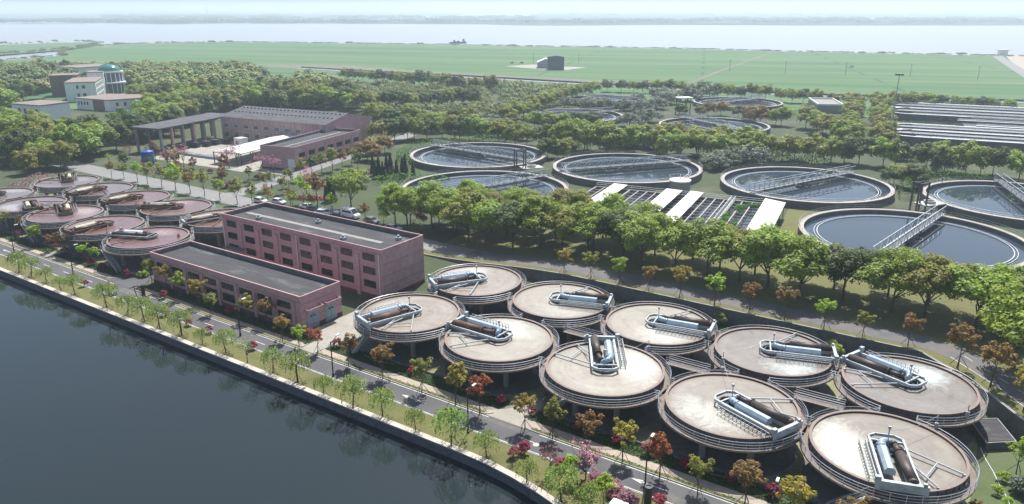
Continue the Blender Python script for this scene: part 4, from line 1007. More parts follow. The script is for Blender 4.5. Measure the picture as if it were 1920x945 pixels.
ditch((154, 298), R(-25), 130, 4, "nearest block of long parallel channels at the right edge behind the tree belt", 9.6)
ditch((196, 327), R(-25), 100, 2, "short middle block of parallel channels set back to the right", 15.5)
ditch((187, 365), R(-25), 140, 4, "farthest block of long parallel channels below the green field", 12.6)

# ------------------------------------------------------------------ foliage meshes
def leaf_quads(C, Nn, size, rng):
    """C (n,3) centres, Nn (n,3) normals, size (n,) -> verts"""
    n = len(C); a = rng.normal(size=(n, 3)); u = np.cross(Nn, a); u /= (np.linalg.norm(u, axis=1)[:, None] + 1e-9); v = np.cross(Nn, u)
    v /= (np.linalg.norm(v, axis=1)[:, None] + 1e-9)
    s_ = size[:, None]; e = .55 + .45 * rng.random((n, 1))
    return np.stack([C - u * s_ * e, C - v * s_, C + u * s_ * e, C + v * s_], 1)
def quads_to_mesh(name, Q):
    n = len(Q); me = bpy.data.meshes.new(name); me.vertices.add(4 * n); me.vertices.foreach_set("co", Q.reshape(-1).astype(np.float32))
    me.loops.add(4 * n); me.loops.foreach_set("vertex_index", np.arange(4 * n, dtype=np.int32)); me.polygons.add(n)
    me.polygons.foreach_set("loop_start", np.arange(0, 4 * n, 4, dtype=np.int32)); me.update(calc_edges=True); return me
def crown_quads(seed, rx, rz, zc, ncl, nlf, leaf, rcl=.30, low=-.5, wob=.18, fill=.25, jit=.38):
    rng = np.random.default_rng(seed)
    d = rng.normal(size=(ncl * 3, 3)); d /= np.linalg.norm(d, axis=1)[:, None]; d = d[d[:, 2] > low][:ncl]
    k = np.where(rng.random(len(d)) < fill, .45 + .3 * rng.random(len(d)), .78 + wob * rng.normal(size=len(d)))
    lob = 1 + .16 * np.sin(3 * np.arctan2(d[:, 1], d[:, 0]) + seed) + .1 * np.sin(5 * d[:, 2] + seed * 2)
    c = d * (k * lob)[:, None] * np.array([rx, rx, rz]); rc = rx * rcl * (.7 + .6 * rng.random(len(d)))
    out = []
    for i in range(len(c)):
        e = rng.normal(size=(nlf, 3)); e /= np.linalg.norm(e, axis=1)[:, None]; e[:, 2] = np.where(rng.random(nlf) < .65, np.abs(e[:, 2]), e[:, 2])
        p = c[i] + e * rc[i] * (.75 + .35 * rng.random((nlf, 1))) * np.array([1, 1, .8])
        nn_ = e + np.array([0, 0, .8]) + jit * rng.normal(size=(nlf, 3)); nn_ /= np.linalg.norm(nn_, axis=1)[:, None]
        out.append(leaf_quads(p, nn_, leaf * (.6 + .7 * rng.random(nlf)), rng))
    Q = np.concatenate(out); Q[:, :, 2] += zc; return Q
def trunk_mesh(seed, h, r, spread, nb, props=False, forks=True):
    rg = random.Random(seed); mb = MB(); x = y = 0; p = (0, 0, -.05); pts = [p]
    for i in range(3): x += rg.uniform(-.06, .06) * h * .3; y += rg.uniform(-.06, .06) * h * .3; pts.append((x, y, h * (i + 1) / 3))
    for i in range(3): mb.tube(pts[i], pts[i + 1], r * (1 - .18 * i), r * (1 - .18 * (i + 1)), 7)
    for k in range(nb):
        a = rg.uniform(0, 6.28); b = pts[3] if k % 2 else pts[2]; b = (b[0], b[1], b[2] - .05)
        m = (b[0] + spread * .45 * math.cos(a), b[1] + spread * .45 * math.sin(a), b[2] + spread * rg.uniform(.4, .8))
        e = (m[0] + spread * .5 * math.cos(a + .4), m[1] + spread * .5 * math.sin(a + .4), m[2] + spread * rg.uniform(.3, .7))
        mb.tube(b, m, r * .5, r * .33, 6).tube(m, e, r * .33, r * .12, 5)
    if props:
        for k in range(3):
            a = R(120 * k) + seed; mb.tube((1.15 * math.cos(a), 1.15 * math.sin(a), 0), (0, 0, 1.7), .035, n=5)
    return mb.mesh("trunk")
FOL = {}
# kind: list of (trunk mesh, crown mesh)
FOL['big'] = [(trunk_mesh(s, 4.2, .26, 3.2, 5), quads_to_mesh("crown", crown_quads(s, 4.8, 3.9, 7.6, 95, 130, .22, .27, -.6, .15, .2, .26))) for s in range(5)]
FOL['mid'] = [(trunk_mesh(s, 3.4, .2, 2.4, 4), quads_to_mesh("crown", crown_quads(20 + s, 4.8, 3.8, 5.8, 60, 95, .30, .30, -.55, .14, .15, .2))) for s in range(5)]
FOL['young'] = [(trunk_mesh(s, 2.7, .085, 1.1, 5, True), quads_to_mesh("crown", crown_quads(40 + s, 1.45, 1.35, 4.1, 34, 42, .13, .27, -.75, .22))) for s in range(6)]
FOL['lolly'] = [(trunk_mesh(s, 2.2, .10, .9, 4), quads_to_mesh("crown", crown_quads(60 + s, 1.55, 1.7, 4.0, 30, 36, .17, .32, -.8))) for s in range(4)]
FOL['globe'] = [(MB().tube((0, 0, 0), (0, 0, .5), .05, n=6).mesh("stem"), quads_to_mesh("crown", crown_quads(80 + s, .72, .62, .85, 22, 50, .075, .34, -.8, .05))) for s in range(3)]
FOL['shrub'] = [(MB().tube((0, 0, 0), (0, 0, .5), .08, n=6).mesh("stem"), quads_to_mesh("crown", crown_quads(90 + s, 1.0, .75, .55, 26, 34, .13, .36, -.2, .1))) for s in range(3)]
FOL['mound'] = [(MB().tube((0, 0, 0), (0, 0, 1.5), .15, n=6).mesh("stem"), quads_to_mesh("crown", crown_quads(100 + s, 4.0, 2.5, 1.4, 70, 30, .30, .25, -.1, .12))) for s in range(3)]
FOL['conifer'] = []
for s in range(2):
    rng = np.random.default_rng(200 + s); n = 900; z = rng.random(n) ** .8 * 4.6; rr = .75 * (1 - z / 4.9) + .08; a = rng.random(n) * 6.283
    C_ = np.stack([rr * np.cos(a), rr * np.sin(a), z + .3], 1) * (1 + .04 * rng.normal(size=(n, 1))); Nn = np.stack([np.cos(a), np.sin(a), .4 + 0 * a], 1) + .4 * rng.normal(size=(n, 3)); Nn /= np.linalg.norm(Nn, axis=1)[:, None]
    FOL['conifer'].append((MB().tube((0, 0, 0), (0, 0, 4), .08, .02, 6).mesh("trunk"), quads_to_mesh("crown", leaf_quads(C_, Nn, .16 + 0 * a, rng))))
FOL['willow'] = []
for s in range(4):
    rng = np.random.default_rng(300 + s); out = []; 
    for k in range(125):
        a = rng.random() * 6.283 + .9 * math.sin(k); r0 = .2 + 1.5 * rng.random() ** .7; top = 3.6 + .9 * rng.random() - .35 * r0; ln = .5 + 1.5 * rng.random(); m = 11
        q = np.linspace(0, 1, m); px = (r0 + .35 * q ** .5) * np.cos(a) + .06 * rng.normal(size=m); py = (r0 + .35 * q ** .5) * np.sin(a) + .06 * rng.normal(size=m); pz = top - ln * q ** 1.3
        C_ = np.stack([px, py, pz], 1); Nn = rng.normal(size=(m, 3)); Nn /= np.linalg.norm(Nn, axis=1)[:, None]; out.append(leaf_quads(C_, Nn, .085 + .03 * rng.random(m), rng))
    tm = MB(); rg = random.Random(s); e = (rg.uniform(-.25, .25), rg.uniform(-.25, .25), 2.2); f = (e[0] * 1.3, e[1] * 1.2, 3.9)
    tm.tube((0, 0, 0), e, .10, .075, 7).tube(e, f, .075, .03, 6)
    for k in range(7):
        a = R(51 * k + 20 * s); b = (e[0], e[1], 2.0 + .18 * k); m_ = (b[0] + .7 * math.cos(a), b[1] + .7 * math.sin(a), b[2] + .9); tm.tube(b, m_, .035, .02, 5).tube(m_, (m_[0] + .7 * math.cos(a), m_[1] + .7 * math.sin(a), m_[2] + .15), .02, .01, 5)
    for k in range(3): a = R(120 * k + 15); tm.tube((.9 * math.cos(a), .9 * math.sin(a), 0), (e[0] * .5, e[1] * .5, 1.2), .03, n=5)
    FOL['willow'].append((tm.mesh("trunk"), quads_to_mesh("crown", np.concatenate(out))))
FOL['bare'] = [(trunk_mesh(70 + s, 2.2, .09, 1.5, 9), quads_to_mesh("crown", crown_quads(120 + s, 1.5, 1.3, 3.6, 26, 14, .11, .3, -.7, .25))) for s in range(2)]
def tree(name, kind, x, y, z, sc_, leaf, label, cat="tree", group=None, v=None, flat=False, zs=1.0):
    tm, cm = FOL[kind][(rnd.randrange(len(FOL[kind])) if v is None else v) % len(FOL[kind])]
    rz = rnd.random() * 6.28
    if flat:
        o = bpy.data.objects.new(name, None)
    root = thing(name, label, cat, (x, y, z), rz, group); root.scale = (sc_, sc_, sc_ * zs)
    obj("trunk", tm, M['bark'], root); obj("crown", cm, M[leaf], root); return root
def COLW(leaf): return {'camphor': 'yellow green', 'dark': 'dark green', 'olive': 'olive brown', 'lime': 'bright lime', 'rust': 'rust orange', 'redleaf': 'red leaved', 'gold': 'golden', 'bronze': 'bronze', 'willow': 'pale green', 'plum': 'purple brown', 'pink': 'pink flowered', 'grey': 'grey green', 'scrub': 'pale olive'}[leaf]

# -- verge trees along the canal road
VT = [(8, 442, 'olive', 1.15), (42, 446, 'bronze', .95), (69, 462, 'lime', .95), (97, 472, 'rust', .75), (116, 475, 'bronze', .85), (136, 480, 'bronze', 1.0), (158, 490, 'lime', .72), (181, 495, 'lime', .70),
      (285, 532, 'olive', .95), (313, 545, 'gold', 1.0), (340, 560, 'lime', .95), (374, 575, 'gold', 1.0), (398, 590, 'olive', .75), (466, 602, 'gold', .9), (502, 610, 'bronze', .95), (530, 640, 'rust', .85), (561, 652, 'lime', .72), (596, 662, 'redleaf', .8),
      (654, 687, 'rust', .95), (718, 710, 'rust', 1.02), (791, 736, 'olive', 1.0), (854, 760, 'gold', 1.08), (899, 776, 'redleaf', 1.05), (984, 806, 'gold', .95), (1036, 822, 'olive', .95), (1100, 846, 'rust', 1.0), (1167, 866, 'gold', 1.0), (1237, 894, 'redleaf', 1.0), (1308, 925, 'olive', .85), (1395, 952, 'bronze', 1.1), (1482, 986, 'gold', 1.1), (1600, 1025, 'rust', 1.0)]
for i, (u, v, lf, s_) in enumerate(VT):
    x, y = at(u, v); tree("verge_tree", 'young', x, y, 0, s_, lf, f"{COLW(lf)} staked young tree, {nth(i)} from the left on the canal road verge", group="staked young trees along the canal road")
# -- red globe shrubs
GS = [(34, 444), (105, 466), (123, 473), (150, 485), (172, 498), (194, 505), (239, 520), (159, 537), (311, 592), (354, 611), (394, 624), (308, 560), (430, 590), (475, 655), (580, 632), (632, 651), (667, 726), (722, 748), (773, 702), (939, 757), (995, 778), (1084, 808), (1155, 833), (983, 850), (1052, 880), (1217, 853), (1287, 880), (1370, 905), (1447, 932), (963, 858), (1235, 950)]
for i, (u, v) in enumerate(sorted(GS)):
    x, y = at(u, v); side = "on the canal bank" if ST(x, y)[1] < -16 else "on the planted strip below the tanks"
    tree("globe_shrub", 'globe', x, y, 0, rnd.uniform(.85, 1.15), 'crimson', f"crimson globe shrub {side}, {nth(i)} from left", "shrub", "crimson globe shrubs beside the canal road")
# -- willows on the bank
WL = [(-12, 497), (36, 511), (59, 519), (87, 530), (114, 545), (141, 553), (201, 577), (240, 590), (271, 602), (300, 616), (341, 628), (380, 645), (424, 662), (512, 699), (558, 717), (608, 742), (662, 765), (718, 783), (780, 811), (846, 836), (912, 858), (987, 908), (1052, 940), (1105, 965)]
for i, (u, v) in enumerate(WL):
    x, y = at(u, v); tree("willow_tree", 'willow', x, y, 0, rnd.uniform(.65, 1.25), 'willow', f"small drooping willow, {nth(i)} from the left along the canal wall", group="young willows along the canal bank")
x, y = at(464, 681); tree("bare_tree", 'bare', x, y, 0, .9, 'willow', "nearly bare leaning young tree between two willows on the bank", v=0)
for (u, v, k, lf, s_, lab, cat) in [(1031, 893, 'bare', 'plum', .85, "purple leaved small tree on the bank above the canal bend", "tree"), (1098, 912, 'bare', 'pink', 1.2, "pink blossom tree beside the road at the bottom of the view", "tree"), (1071, 903, 'lolly', 'lime', .62, "bright lime tree left of the pink blossom tree", "tree"), (1131, 948, 'lolly', 'lime', .7, "bright lime tree at the bottom edge between pink shrubs", "tree"),
        (1115, 905, 'shrub', 'pink', .9, "pink azalea bush just right of the blossom tree", "shrub"), (1151, 928, 'shrub', 'pink', 1.1, "largest pink azalea bush by the road line", "shrub"), (1093, 922, 'shrub', 'plum', 1.0, "purple bush under the blossom tree", "shrub"), (1180, 943, 'shrub', 'pink', 1.0, "pink azalea bush at the bottom edge near the black bollard", "shrub"), (1160, 938, 'shrub', 'pink', .8, "small pink bush behind the bottom edge azalea", "shrub"), (270, 519, 'shrub', 'lime', 1.0, "lime shrub at the left corner of the small pink building", "shrub"),
        (872, 842, 'bare', 'willow', .4, "tiny sapling left of the staked willow near the lamp", "tree"), (962, 868, 'bare', 'plum', .45, "tiny purple sapling beside a willow near the canal bend", "tree")]:
    x, y = at(u, v); tree("bush" if cat == "shrub" else "small_tree", k, x, y, 0, s_, lf, lab, cat)
# -- trees of the rear verge above the retaining wall
for i, (s_, lf, sc_) in enumerate([(-63, 'gold', .9), (-57, 'olive', 1.0), (-51, 'lime', 1.0), (-45, 'bronze', .9), (-39, 'gold', 1.1), (-32.5, 'lime', 1.05), (-26.5, 'bronze', 1.0), (-20.5, 'rust', 1.1), (-14.3, 'lime', .95), (-8.5, 'olive', .8), (-2.0, 'rust', 1.0), (4.2, 'rust', 1.25), (8.4, 'rust', 1.25), (12.2, 'gold', 1.15), (16.5, 'gold', 1.1)]):
    t_ = wall_t(s_) + 1.0; x, y = W(s_ + (.8 if s_ > 0 else 0), t_); tree("verge_tree", 'young', x, y, gz(x, y), sc_, lf, f"{COLW(lf)} young tree above the retaining wall, {nth(i)} from the left", group="staked young trees above the retaining wall")
# -- the tall row
k = 0
big = []
for s_ in np.arange(-116, 44, 6.4): big.append((s_ + rnd.uniform(-1.2, 1.2), 50.0 + rnd.uniform(-1.8, 1.8)))
for i, (s_, t_) in enumerate(big):
    if s_ < -100: t_ += 3
    x, y = W(s_, t_); lf = rnd.choice(['camphor', 'camphor', 'camphor', 'camphor', 'olive', 'dark'])
    tree("broadleaf_tree", 'big', x, y, gz(x, y), rnd.uniform(.90, 1.12), lf, f"tall {COLW(lf)} tree, {nth(i)} from left in front line of the tall row", group="tall tree row behind the rear road", zs=.9)
b2r = [(s_ + rnd.uniform(-1.5, 1.5), 57.5 + rnd.uniform(-1.5, 1.5)) for s_ in np.arange(-112, 46, 7.4)]
for i, (s_, t_) in enumerate(b2r):
    x, y = W(s_, t_); lf = rnd.choice(['camphor', 'camphor', 'olive', 'dark'])
    tree("broadleaf_tree", 'big', x, y, gz(x, y), rnd.uniform(.72, .86), lf, f"tall {COLW(lf)} tree, {nth(i)} from left in back line of the tall row", group="tall tree row behind the rear road", zs=.9)
b3r = [(s_ + rnd.uniform(-1.5, 1.5), 65 + rnd.uniform(-1.5, 1.5)) for s_ in np.arange(-108, -58, 7)]
for i, (s_, t_) in enumerate(b3r):
    x, y = W(s_, t_); lf = rnd.choice(['camphor', 'camphor', 'olive'])
    tree("broadleaf_tree", 'big', x, y, gz(x, y), rnd.uniform(.72, .85), lf, f"{COLW(lf)} tree, {nth(i)} from left beside the settling basin", group="trees beside the settling basin")
for (u, v, s_, lf, lab) in [(1900, 690, 1.0, 'lime', "bright lime green tree crown at the right edge above the road bend"), (659, 393, .95, 'camphor', "broad yellow green tree standing alone beside the parked vans"), (741, 420, .85, 'camphor', "tree just right of the parked van with a slim trunk"), (770, 421, .8, 'dark', "dark tree between the van and the white car")]:
    x, y, z = atg(u, v); tree("broadleaf_tree", 'big', x, y, z, s_, lf, lab)
tg = []
# -- street trees along the upper road
UT = [(210, 334, 'gold', .9), (233, 335, 'olive', .85), (258, 340, 'lime', 1.05), (277, 345, 'olive', 1.0), (304, 351, 'olive', 1.15), (330, 357, 'lime', 1.3), (357, 362, 'bronze', 1.2), (384, 368, 'olive', 1.25), (413, 375, 'lime', 1.1), (445, 383, 'olive', 1.15), (473, 383, 'olive', 1.0), (501, 359, 'olive', 1.05), (542, 352, 'olive', 1.0), (564, 340, 'olive', 1.15), (585, 334, 'dark', 1.2), (604, 327, 'olive', 1.2), (624, 321, 'olive', 1.35), (642, 315, 'bronze', 1.0), (660, 309, 'olive', 1.1), (671, 318, 'dark', 1.1), (570, 382, 'lime', 1.25), (596, 391, 'bronze', 1.6), (531, 364, 'olive', .9),
      (503, 384, 'bronze', .9), (545, 385, 'gold', .8), (550, 392, 'lime', .8), (583, 397, 'gold', .8), (624, 404, 'lime', 1.0), (686, 417, 'bronze', .85), (720, 426, 'lime', .95), (788, 437, 'bronze', 1.0)]
for i, (u, v, lf, s_) in enumerate(UT):
    x, y, z = atg(u, v); tree("street_tree", 'lolly', x, y, z, s_ * 1.05, lf, f"small {COLW(lf)} tree, number {i+1} along the upper road", group="small trees along the upper road")
rr_ = random.Random(5)
n_ = 0
for i in range(60):
    s_ = rr_.uniform(-262, -186); t_ = rr_.uniform(50.5, 66) if i % 3 else rr_.uniform(29.5, 38.5)
    if t_ < 39 and s_ < -222: continue
    if -190 < s_ < -176 and t_ > 45: continue
    lf = rr_.choice(['bronze', 'olive', 'dark', 'rust', 'lime', 'plum', 'scrub', 'olive']); x, y = W(s_, t_); kind = rr_.choice(['lolly', 'lolly', 'shrub', 'bare']) if t_ > 39 else 'shrub'
    if t_ < 39 : lf = rr_.choice(['plum', 'crimson', 'dark'])
    tree("garden_tree" if kind != 'shrub' else "garden_shrub", kind, x, y, 0, rr_.uniform(.7, 1.3), lf, f"{ {'bronze':'bronze','olive':'olive brown','dark':'dark green','rust':'rust orange','lime':'lime','plum':'purple','scrub':'pale','crimson':'crimson'}[lf]} {'tree' if kind!='shrub' else 'shrub'} number {n_+1} in the garden by the upper road", "tree" if kind != 'shrub' else "shrub", "mixed garden planting by the upper road"); n_ += 1
for i, (u, v) in enumerate([(330, 302), (345, 300), (320, 308), (430, 302), (445, 296), (490, 318), (515, 322), (575, 350)]):
    x, y = at(u, v + 14); tree("blossom_tree", 'bare', x, y, 0, 1.6, 'pink', f"pink blossom tree, {nth(i)} from left before the far pink buildings", group="pink blossom trees by the far buildings")
CF = [(612, 378), (617, 377), (624, 378), (704, 334), (711, 334), (718, 335), (726, 334), (744, 332), (755, 334), (775, 334), (700, 330), (733, 330), (760, 331)]
for i, (u, v) in enumerate(sorted(CF)):
    x, y = at(u, v); tree("cypress_tree", 'conifer', x, y, 0, rnd.uniform(.95, 1.5), 'conifer', f"dark narrow cypress, {nth(i)} from left between side road and clarifiers", group="dark cypresses left of the clarifiers")
# -- broad tree belts further back
row_n = {}
ntree = [0]
RP = []
def belt(pix, n, leafs, s0, s1, desc, kind='mid', jit=3.0, z=0):
    P_ = [at(*p) for p in pix]; seg = [math.hypot(b[0] - a[0], b[1] - a[1]) for a, b in zip(P_[:-1], P_[1:])]; tot = sum(seg)
    for i in range(n):
        d = tot * (i + .5) / n; k = 0
        while k < len(seg) - 1 and d > seg[k]: d -= seg[k]; k += 1
        f = d / seg[k]; x = P_[k][0] + (P_[k + 1][0] - P_[k][0]) * f + rnd.uniform(-jit, jit) * .5; y = P_[k][1] + (P_[k + 1][1] - P_[k][1]) * f + rnd.uniform(-jit, jit)
        lf = rnd.choice(leafs)
        far_ = any(w_ in desc for w_ in ("avenue", "thin row", "diagonal", "grove", "gap before"))
        tree("far_broadleaf_tree" if far_ else "broadleaf_tree", kind, x, y, z, rnd.uniform(s0, s1), lf, f"{COLW(lf)} tree, {nth(i)} from left, {desc}", group=f"trees of the {desc}"); RP.append((x, y)); ntree[0] += 1  # far belts hold the same broadleaf trees, only named apart
MIX = ['camphor', 'camphor', 'olive', 'dark', 'camphor']
belt([(700, 268), (830, 258), (1000, 274), (1200, 292)], 22, MIX, .85, 1.08, "belt behind the front clarifiers, left half")
belt([(1230, 296), (1420, 300), (1650, 312), (1930, 338)], 21, MIX, .9, 1.1, "belt behind the front clarifiers, right half")
belt([(1040, 284), (1200, 286), (1420, 294)], 9, MIX, 1.05, 1.2, "rear file of the belt behind the front clarifiers")
belt([(985, 240), (1060, 240), (1120, 243)], 5, MIX, .7, .85, "gap before the far glinting clarifier")
belt([(705, 285), (690, 305), (735, 285)], 4, ['bronze', 'olive'], .6, .8, "clump beside the pink workshop")
belt([(690, 235), (780, 246), (900, 248)], 8, MIX, .9, 1.15, "belt right of the pink workshop")
belt([(1505, 238), (1560, 262), (1600, 282)], 6, ['olive', 'dark', 'camphor'], .9, 1.1, "clump left of the avenue")
belt([(1602, 202), (1597, 225), (1592, 250), (1590, 275)], 9, ['olive', 'camphor', 'olive'], .8, .95, "left side of the avenue", jit=1)
belt([(1642, 203), (1650, 226), (1652, 250), (1655, 275), (1660, 292)], 10, ['olive', 'camphor'], .85, 1.0, "right side of the avenue", jit=1)
belt([(940, 238), (1000, 215), (1060, 190), (1120, 176)], 13, ['camphor', 'olive', 'camphor'], .8, 1.0, "diagonal row left of the far clarifiers", jit=2)
belt([(1130, 172), (1300, 178), (1480, 192), (1600, 200)], 20, ['olive', 'camphor', 'dark'], .7, .95, "thin row in front of the field road, left half", jit=3)
belt([(1660, 202), (1780, 204), (1900, 212)], 10, ['olive', 'camphor', 'dark'], .7, .9, "thin row in front of the field road, right half", jit=3)
belt([(1395, 232), (1470, 235)], 5, ['bronze', 'olive', 'camphor'], .75, .95, "clump before the pump house")
belt([(1270, 222), (1335, 216), (1400, 222)], 5, ['bronze', 'olive', 'dark'], .6, .75, "clump right of the canopy tower")
belt([(1015, 300), (1060, 297), (1085, 295)], 4, ['dark', 'olive'], .6, .8, "clump between the first two clarifiers")
belt([(1650, 352), (1690, 345), (1715, 355), (1735, 345)], 5, ['dark', 'bronze', 'olive'], .55, .75, "clump between the right hand clarifiers")
belt([(690, 200), (760, 205), (830, 200), (900, 195)], 9, ['dark', 'camphor', 'dark'], .8, 1.1, "loose grove below the field road")
belt([(640, 150), (720, 158), (840, 168), (930, 172)], 14, ['dark', 'camphor', 'olive'], .9, 1.15, "grove along the field road")
belt([(60, 300), (100, 318), (150, 312), (15, 330)], 5, ['camphor', 'olive'], .8, 1.0, "edge of the wood beside the farthest tanks")
# grey shrubs between the clarifiers
GSH = [(915, 256, 1.2), (950, 256, 1.4), (980, 263, 1.1), (1160, 277, 1.6), (1195, 275, 1.7), (1225, 280, 1.4), (1340, 318, 1.3), (1365, 312, 1.5), (1395, 306, 1.6), (1420, 308, 1.2), (1065, 203, 1.5), (1100, 204, 1.5), (1135, 207, 1.6), (1170, 208, 1.5), (1200, 212, 1.6), (1230, 205, 1.6), (1250, 195, 1.8), (1290, 190, 2.0), (1330, 183, 1.8), (1215, 230, 1.6), (1180, 238, 1.5), (1240, 187, 1.8), (1195, 196, 1.5), (1770, 322, 1.2), (1690, 300, 1.2)]
for i, (u, v, s_) in enumerate(sorted(GSH)):
    x, y = at(u, v); tree("grey_shrub", 'mound', x, y, 0, s_, 'grey', f"rounded grey green shrub among the clarifiers, {nth(i)} from left", "shrub", "grey green shrubs among the clarifiers")
# hedges
def hedge(name, pts, wd, h, leaf, label, dens=26, size=.26, seed=1):
    rng = np.random.default_rng(seed); C_ = []; NN = []
    for a, b in zip(pts[:-1], pts[1:]):
        L = math.hypot(b[0] - a[0], b[1] - a[1]); n = int(L * dens); f = rng.random(n); nx, ny = -(b[1] - a[1]) / L, (b[0] - a[0]) / L
        th = rng.random(n) * math.pi; off_ = np.cos(th) * wd / 2 * (.85 + .25 * rng.random(n)); zz = (np.sin(th) ** .5) * h * (.75 + .3 * rng.random(n)); low = rng.random(n) < .45; zz = np.where(low, rng.random(n) * h * .8, zz); off_ = np.where(low, np.sign(np.cos(th)) * wd / 2, off_)
        C_.append(np.stack([a[0] + (b[0] - a[0]) * f + nx * off_, a[1] + (b[1] - a[1]) * f + ny * off_, zz], 1)); nn_ = np.stack([nx * np.cos(th), ny * np.cos(th), np.sin(th)], 1) + .5 * rng.normal(size=(n, 3)); NN.append(nn_ / np.linalg.norm(nn_, axis=1)[:, None])
    C_ = np.concatenate(C_); NN = np.concatenate(NN); o = bpy.data.objects.new(name, quads_to_mesh(name, leaf_quads(C_, NN, size * (.7 + .6 * rng.random(len(C_))), rng))); COL.objects.link(o); o.data.materials.append(M[leaf])
    return tag(o, label, "hedge")
def arcw(c, r, a0, a1, n=14): return [(c[0] + r * math.cos(R(a0 + (a1 - a0) * i / n)), c[1] + r * math.sin(R(a0 + (a1 - a0) * i / n))) for i in range(n + 1)]
hedge("hedge", arcw((-12.2, 266.5), 27.6, 60, 215), 3.2, 4.2, 'hedge', "tall green hedge curving round the back of the clarifier nearest the pink buildings", seed=2)
hedge("hedge", arcw((139.8, 198.8), 28.5, 75, 165), 3.5, 4.5, 'hedge', "dense green hedge behind the clarifier cut off by the right edge", seed=3)
hedge("hedge", [at(700, 345), at(740, 340), at(790, 335), at(835, 345)], 5, 2.4, 'hedge', "low green hedge between the cypresses and the nearest left clarifier", seed=4)
hedge("hedge", [at(1455, 300), at(1500, 305), at(1560, 308)], 3, 2.6, 'hedge', "short green hedge behind the clarifier with the mirrored trees", seed=5)
hedge("hedge", arcw(at(1338, 234, 2), 27.5, 10, 60), 2.5, 1.8, 'hedge', "thin hedge along the back of the far clarifier by the canopy tower", seed=6)
hedge("hedge", [at(1690, 235), at(1760, 243), at(1810, 243)], 5, 2.2, 'hedge', "green hedge between the two blocks of long channels", dens=22, seed=7)
hedge("flower_hedge", [at(585, 352), at(615, 342), at(645, 336), at(690, 325), at(715, 318)], 2.6, 1.2, 'crimson', "magenta flowering hedge sweeping along the garden beside the side road", dens=26, seed=8)
hedge("flower_hedge", [at(545, 372), at(575, 375), at(610, 374)], 1.8, 1.0, 'crimson', "short magenta flower bed near the parked cars", dens=26, seed=9)
hedge("flower_hedge", [at(25, 352), at(60, 343), at(75, 328)], 5, 1.0, 'pink', "pink flower bed beyond the farthest tanks at the left", dens=22, seed=10)
hedge("clipped_hedge", [at(590, 352), at(640, 348), at(610, 345)], 6, 2.2, 'dark', "rounded dark green hedge beside the magenta hedge", dens=30, seed=12)
# ground cover strip between pavement and tanks
def cover(name, s0, s1, t0, t1, label, seed, z=.12, dens=34, leaf='cover'):
    rng = np.random.default_rng(seed); n = int(abs((s1 - s0) * (t1 - t0)) * dens); ss = rng.uniform(s0, s1, n); tt = rng.uniform(t0, t1, n)
    xs = ORI[0] + ss * AX[0] + tt * BX[0]; ys = ORI[1] + ss * AX[1] + tt * BX[1]; C_ = np.stack([xs, ys, z * (.3 + rng.random(n))], 1)
    NN = rng.normal(size=(n, 3)) * .5 + np.array([0, 0, 1]); NN /= np.linalg.norm(NN, axis=1)[:, None]
    o = bpy.data.objects.new(name, quads_to_mesh(name, leaf_quads(C_, NN, .13 * (.6 + .7 * rng.random(n)), rng))); COL.objects.link(o); o.data.materials.append(M[leaf]); return tag(o, label, "ground cover", kind="stuff")
cover("ground_cover", -79.8, -46, -9.9, -7.4, "low dark green planting between the pavement and the pale tanks, left of the driveway", 1)
cover("ground_cover", -41, 30, -9.9, -7.4, "low dark green planting between the pavement and the pale tanks, right of the driveway", 2)
cover("ground_cover", -230, -169, -10.2, -7.4, "low green planting in front of the farthest rust tanks", 3)
cover("ground_cover", -166, -140, -10.2, -7.4, "low green planting in front of the nearest rust tanks", 4)
cover("ground_cover", -131, -84, -10.4, -7.9, "dark planting along the wall of the small pink building", 5)
cover("verge_grass", -79.8, -47, -12.0, -11.25, "thin clover along the road kerb left of the driveway", 6, .06, 26, 'scrub')
cover("verge_grass", -39.5, 30, -12.0, -11.25, "thin clover along the road kerb right of the driveway", 7, .06, 26, 'scrub')
lw = MB()
for (a, b_) in ((-79.8, -46.2), (-40.8, 30)): lw.prism([W(a, -7.3), W(b_, -7.3), W(b_, -7.05), W(a, -7.05)], 0, .32)
tag(obj("low_wall", lw, M['concrete_dk']), "low dark kerb wall between the planting and the pale tanks", "low wall")

# -- the wood at the left
def inpoly(x, y, P_):
    c = False; j = len(P_) - 1
    for i in range(len(P_)):
        if ((P_[i][1] > y) != (P_[j][1] > y)) and (x < (P_[j][0] - P_[i][0]) * (y - P_[i][1]) / (P_[j][1] - P_[i][1]) + P_[i][0]): c = not c
        j = i
    return c
WP = [at(-60, 320), at(60, 312), at(160, 300), at(225, 296), at(300, 268), at(420, 218), at(560, 205), at(690, 210), at(640, 175), at(470, 170), at(500, 150), at(470, 134), at(330, 136), at(200, 138), at(90, 138), at(0, 136), at(-80, 141)]
NOGO = [(W(-240, 95), 42), (W(-262, 90), 26), (W(-235, 125), 34), (W(-215, 100), 28)]
RECT = [(-280, -238, 436, 484), (-292, -246, 462, 502), (-340, -292, 534, 586), (-240, -196, 392, 430), (-254, -210, 348, 384), (-273, -247, 480, 508)]
CLR = [(-232, -168, 292, 358), (-252, -172, 335, 400), (-275, -230, 392, 442), (-268, -226, 436, 486), (-300, -280, 440, 470)]
cand = []
g_ = random.Random(3)
xs0 = min(p[0] for p in WP); xs1 = max(p[0] for p in WP); ys0 = min(p[1] for p in WP); ys1 = max(p[1] for p in WP)
yy = ys0
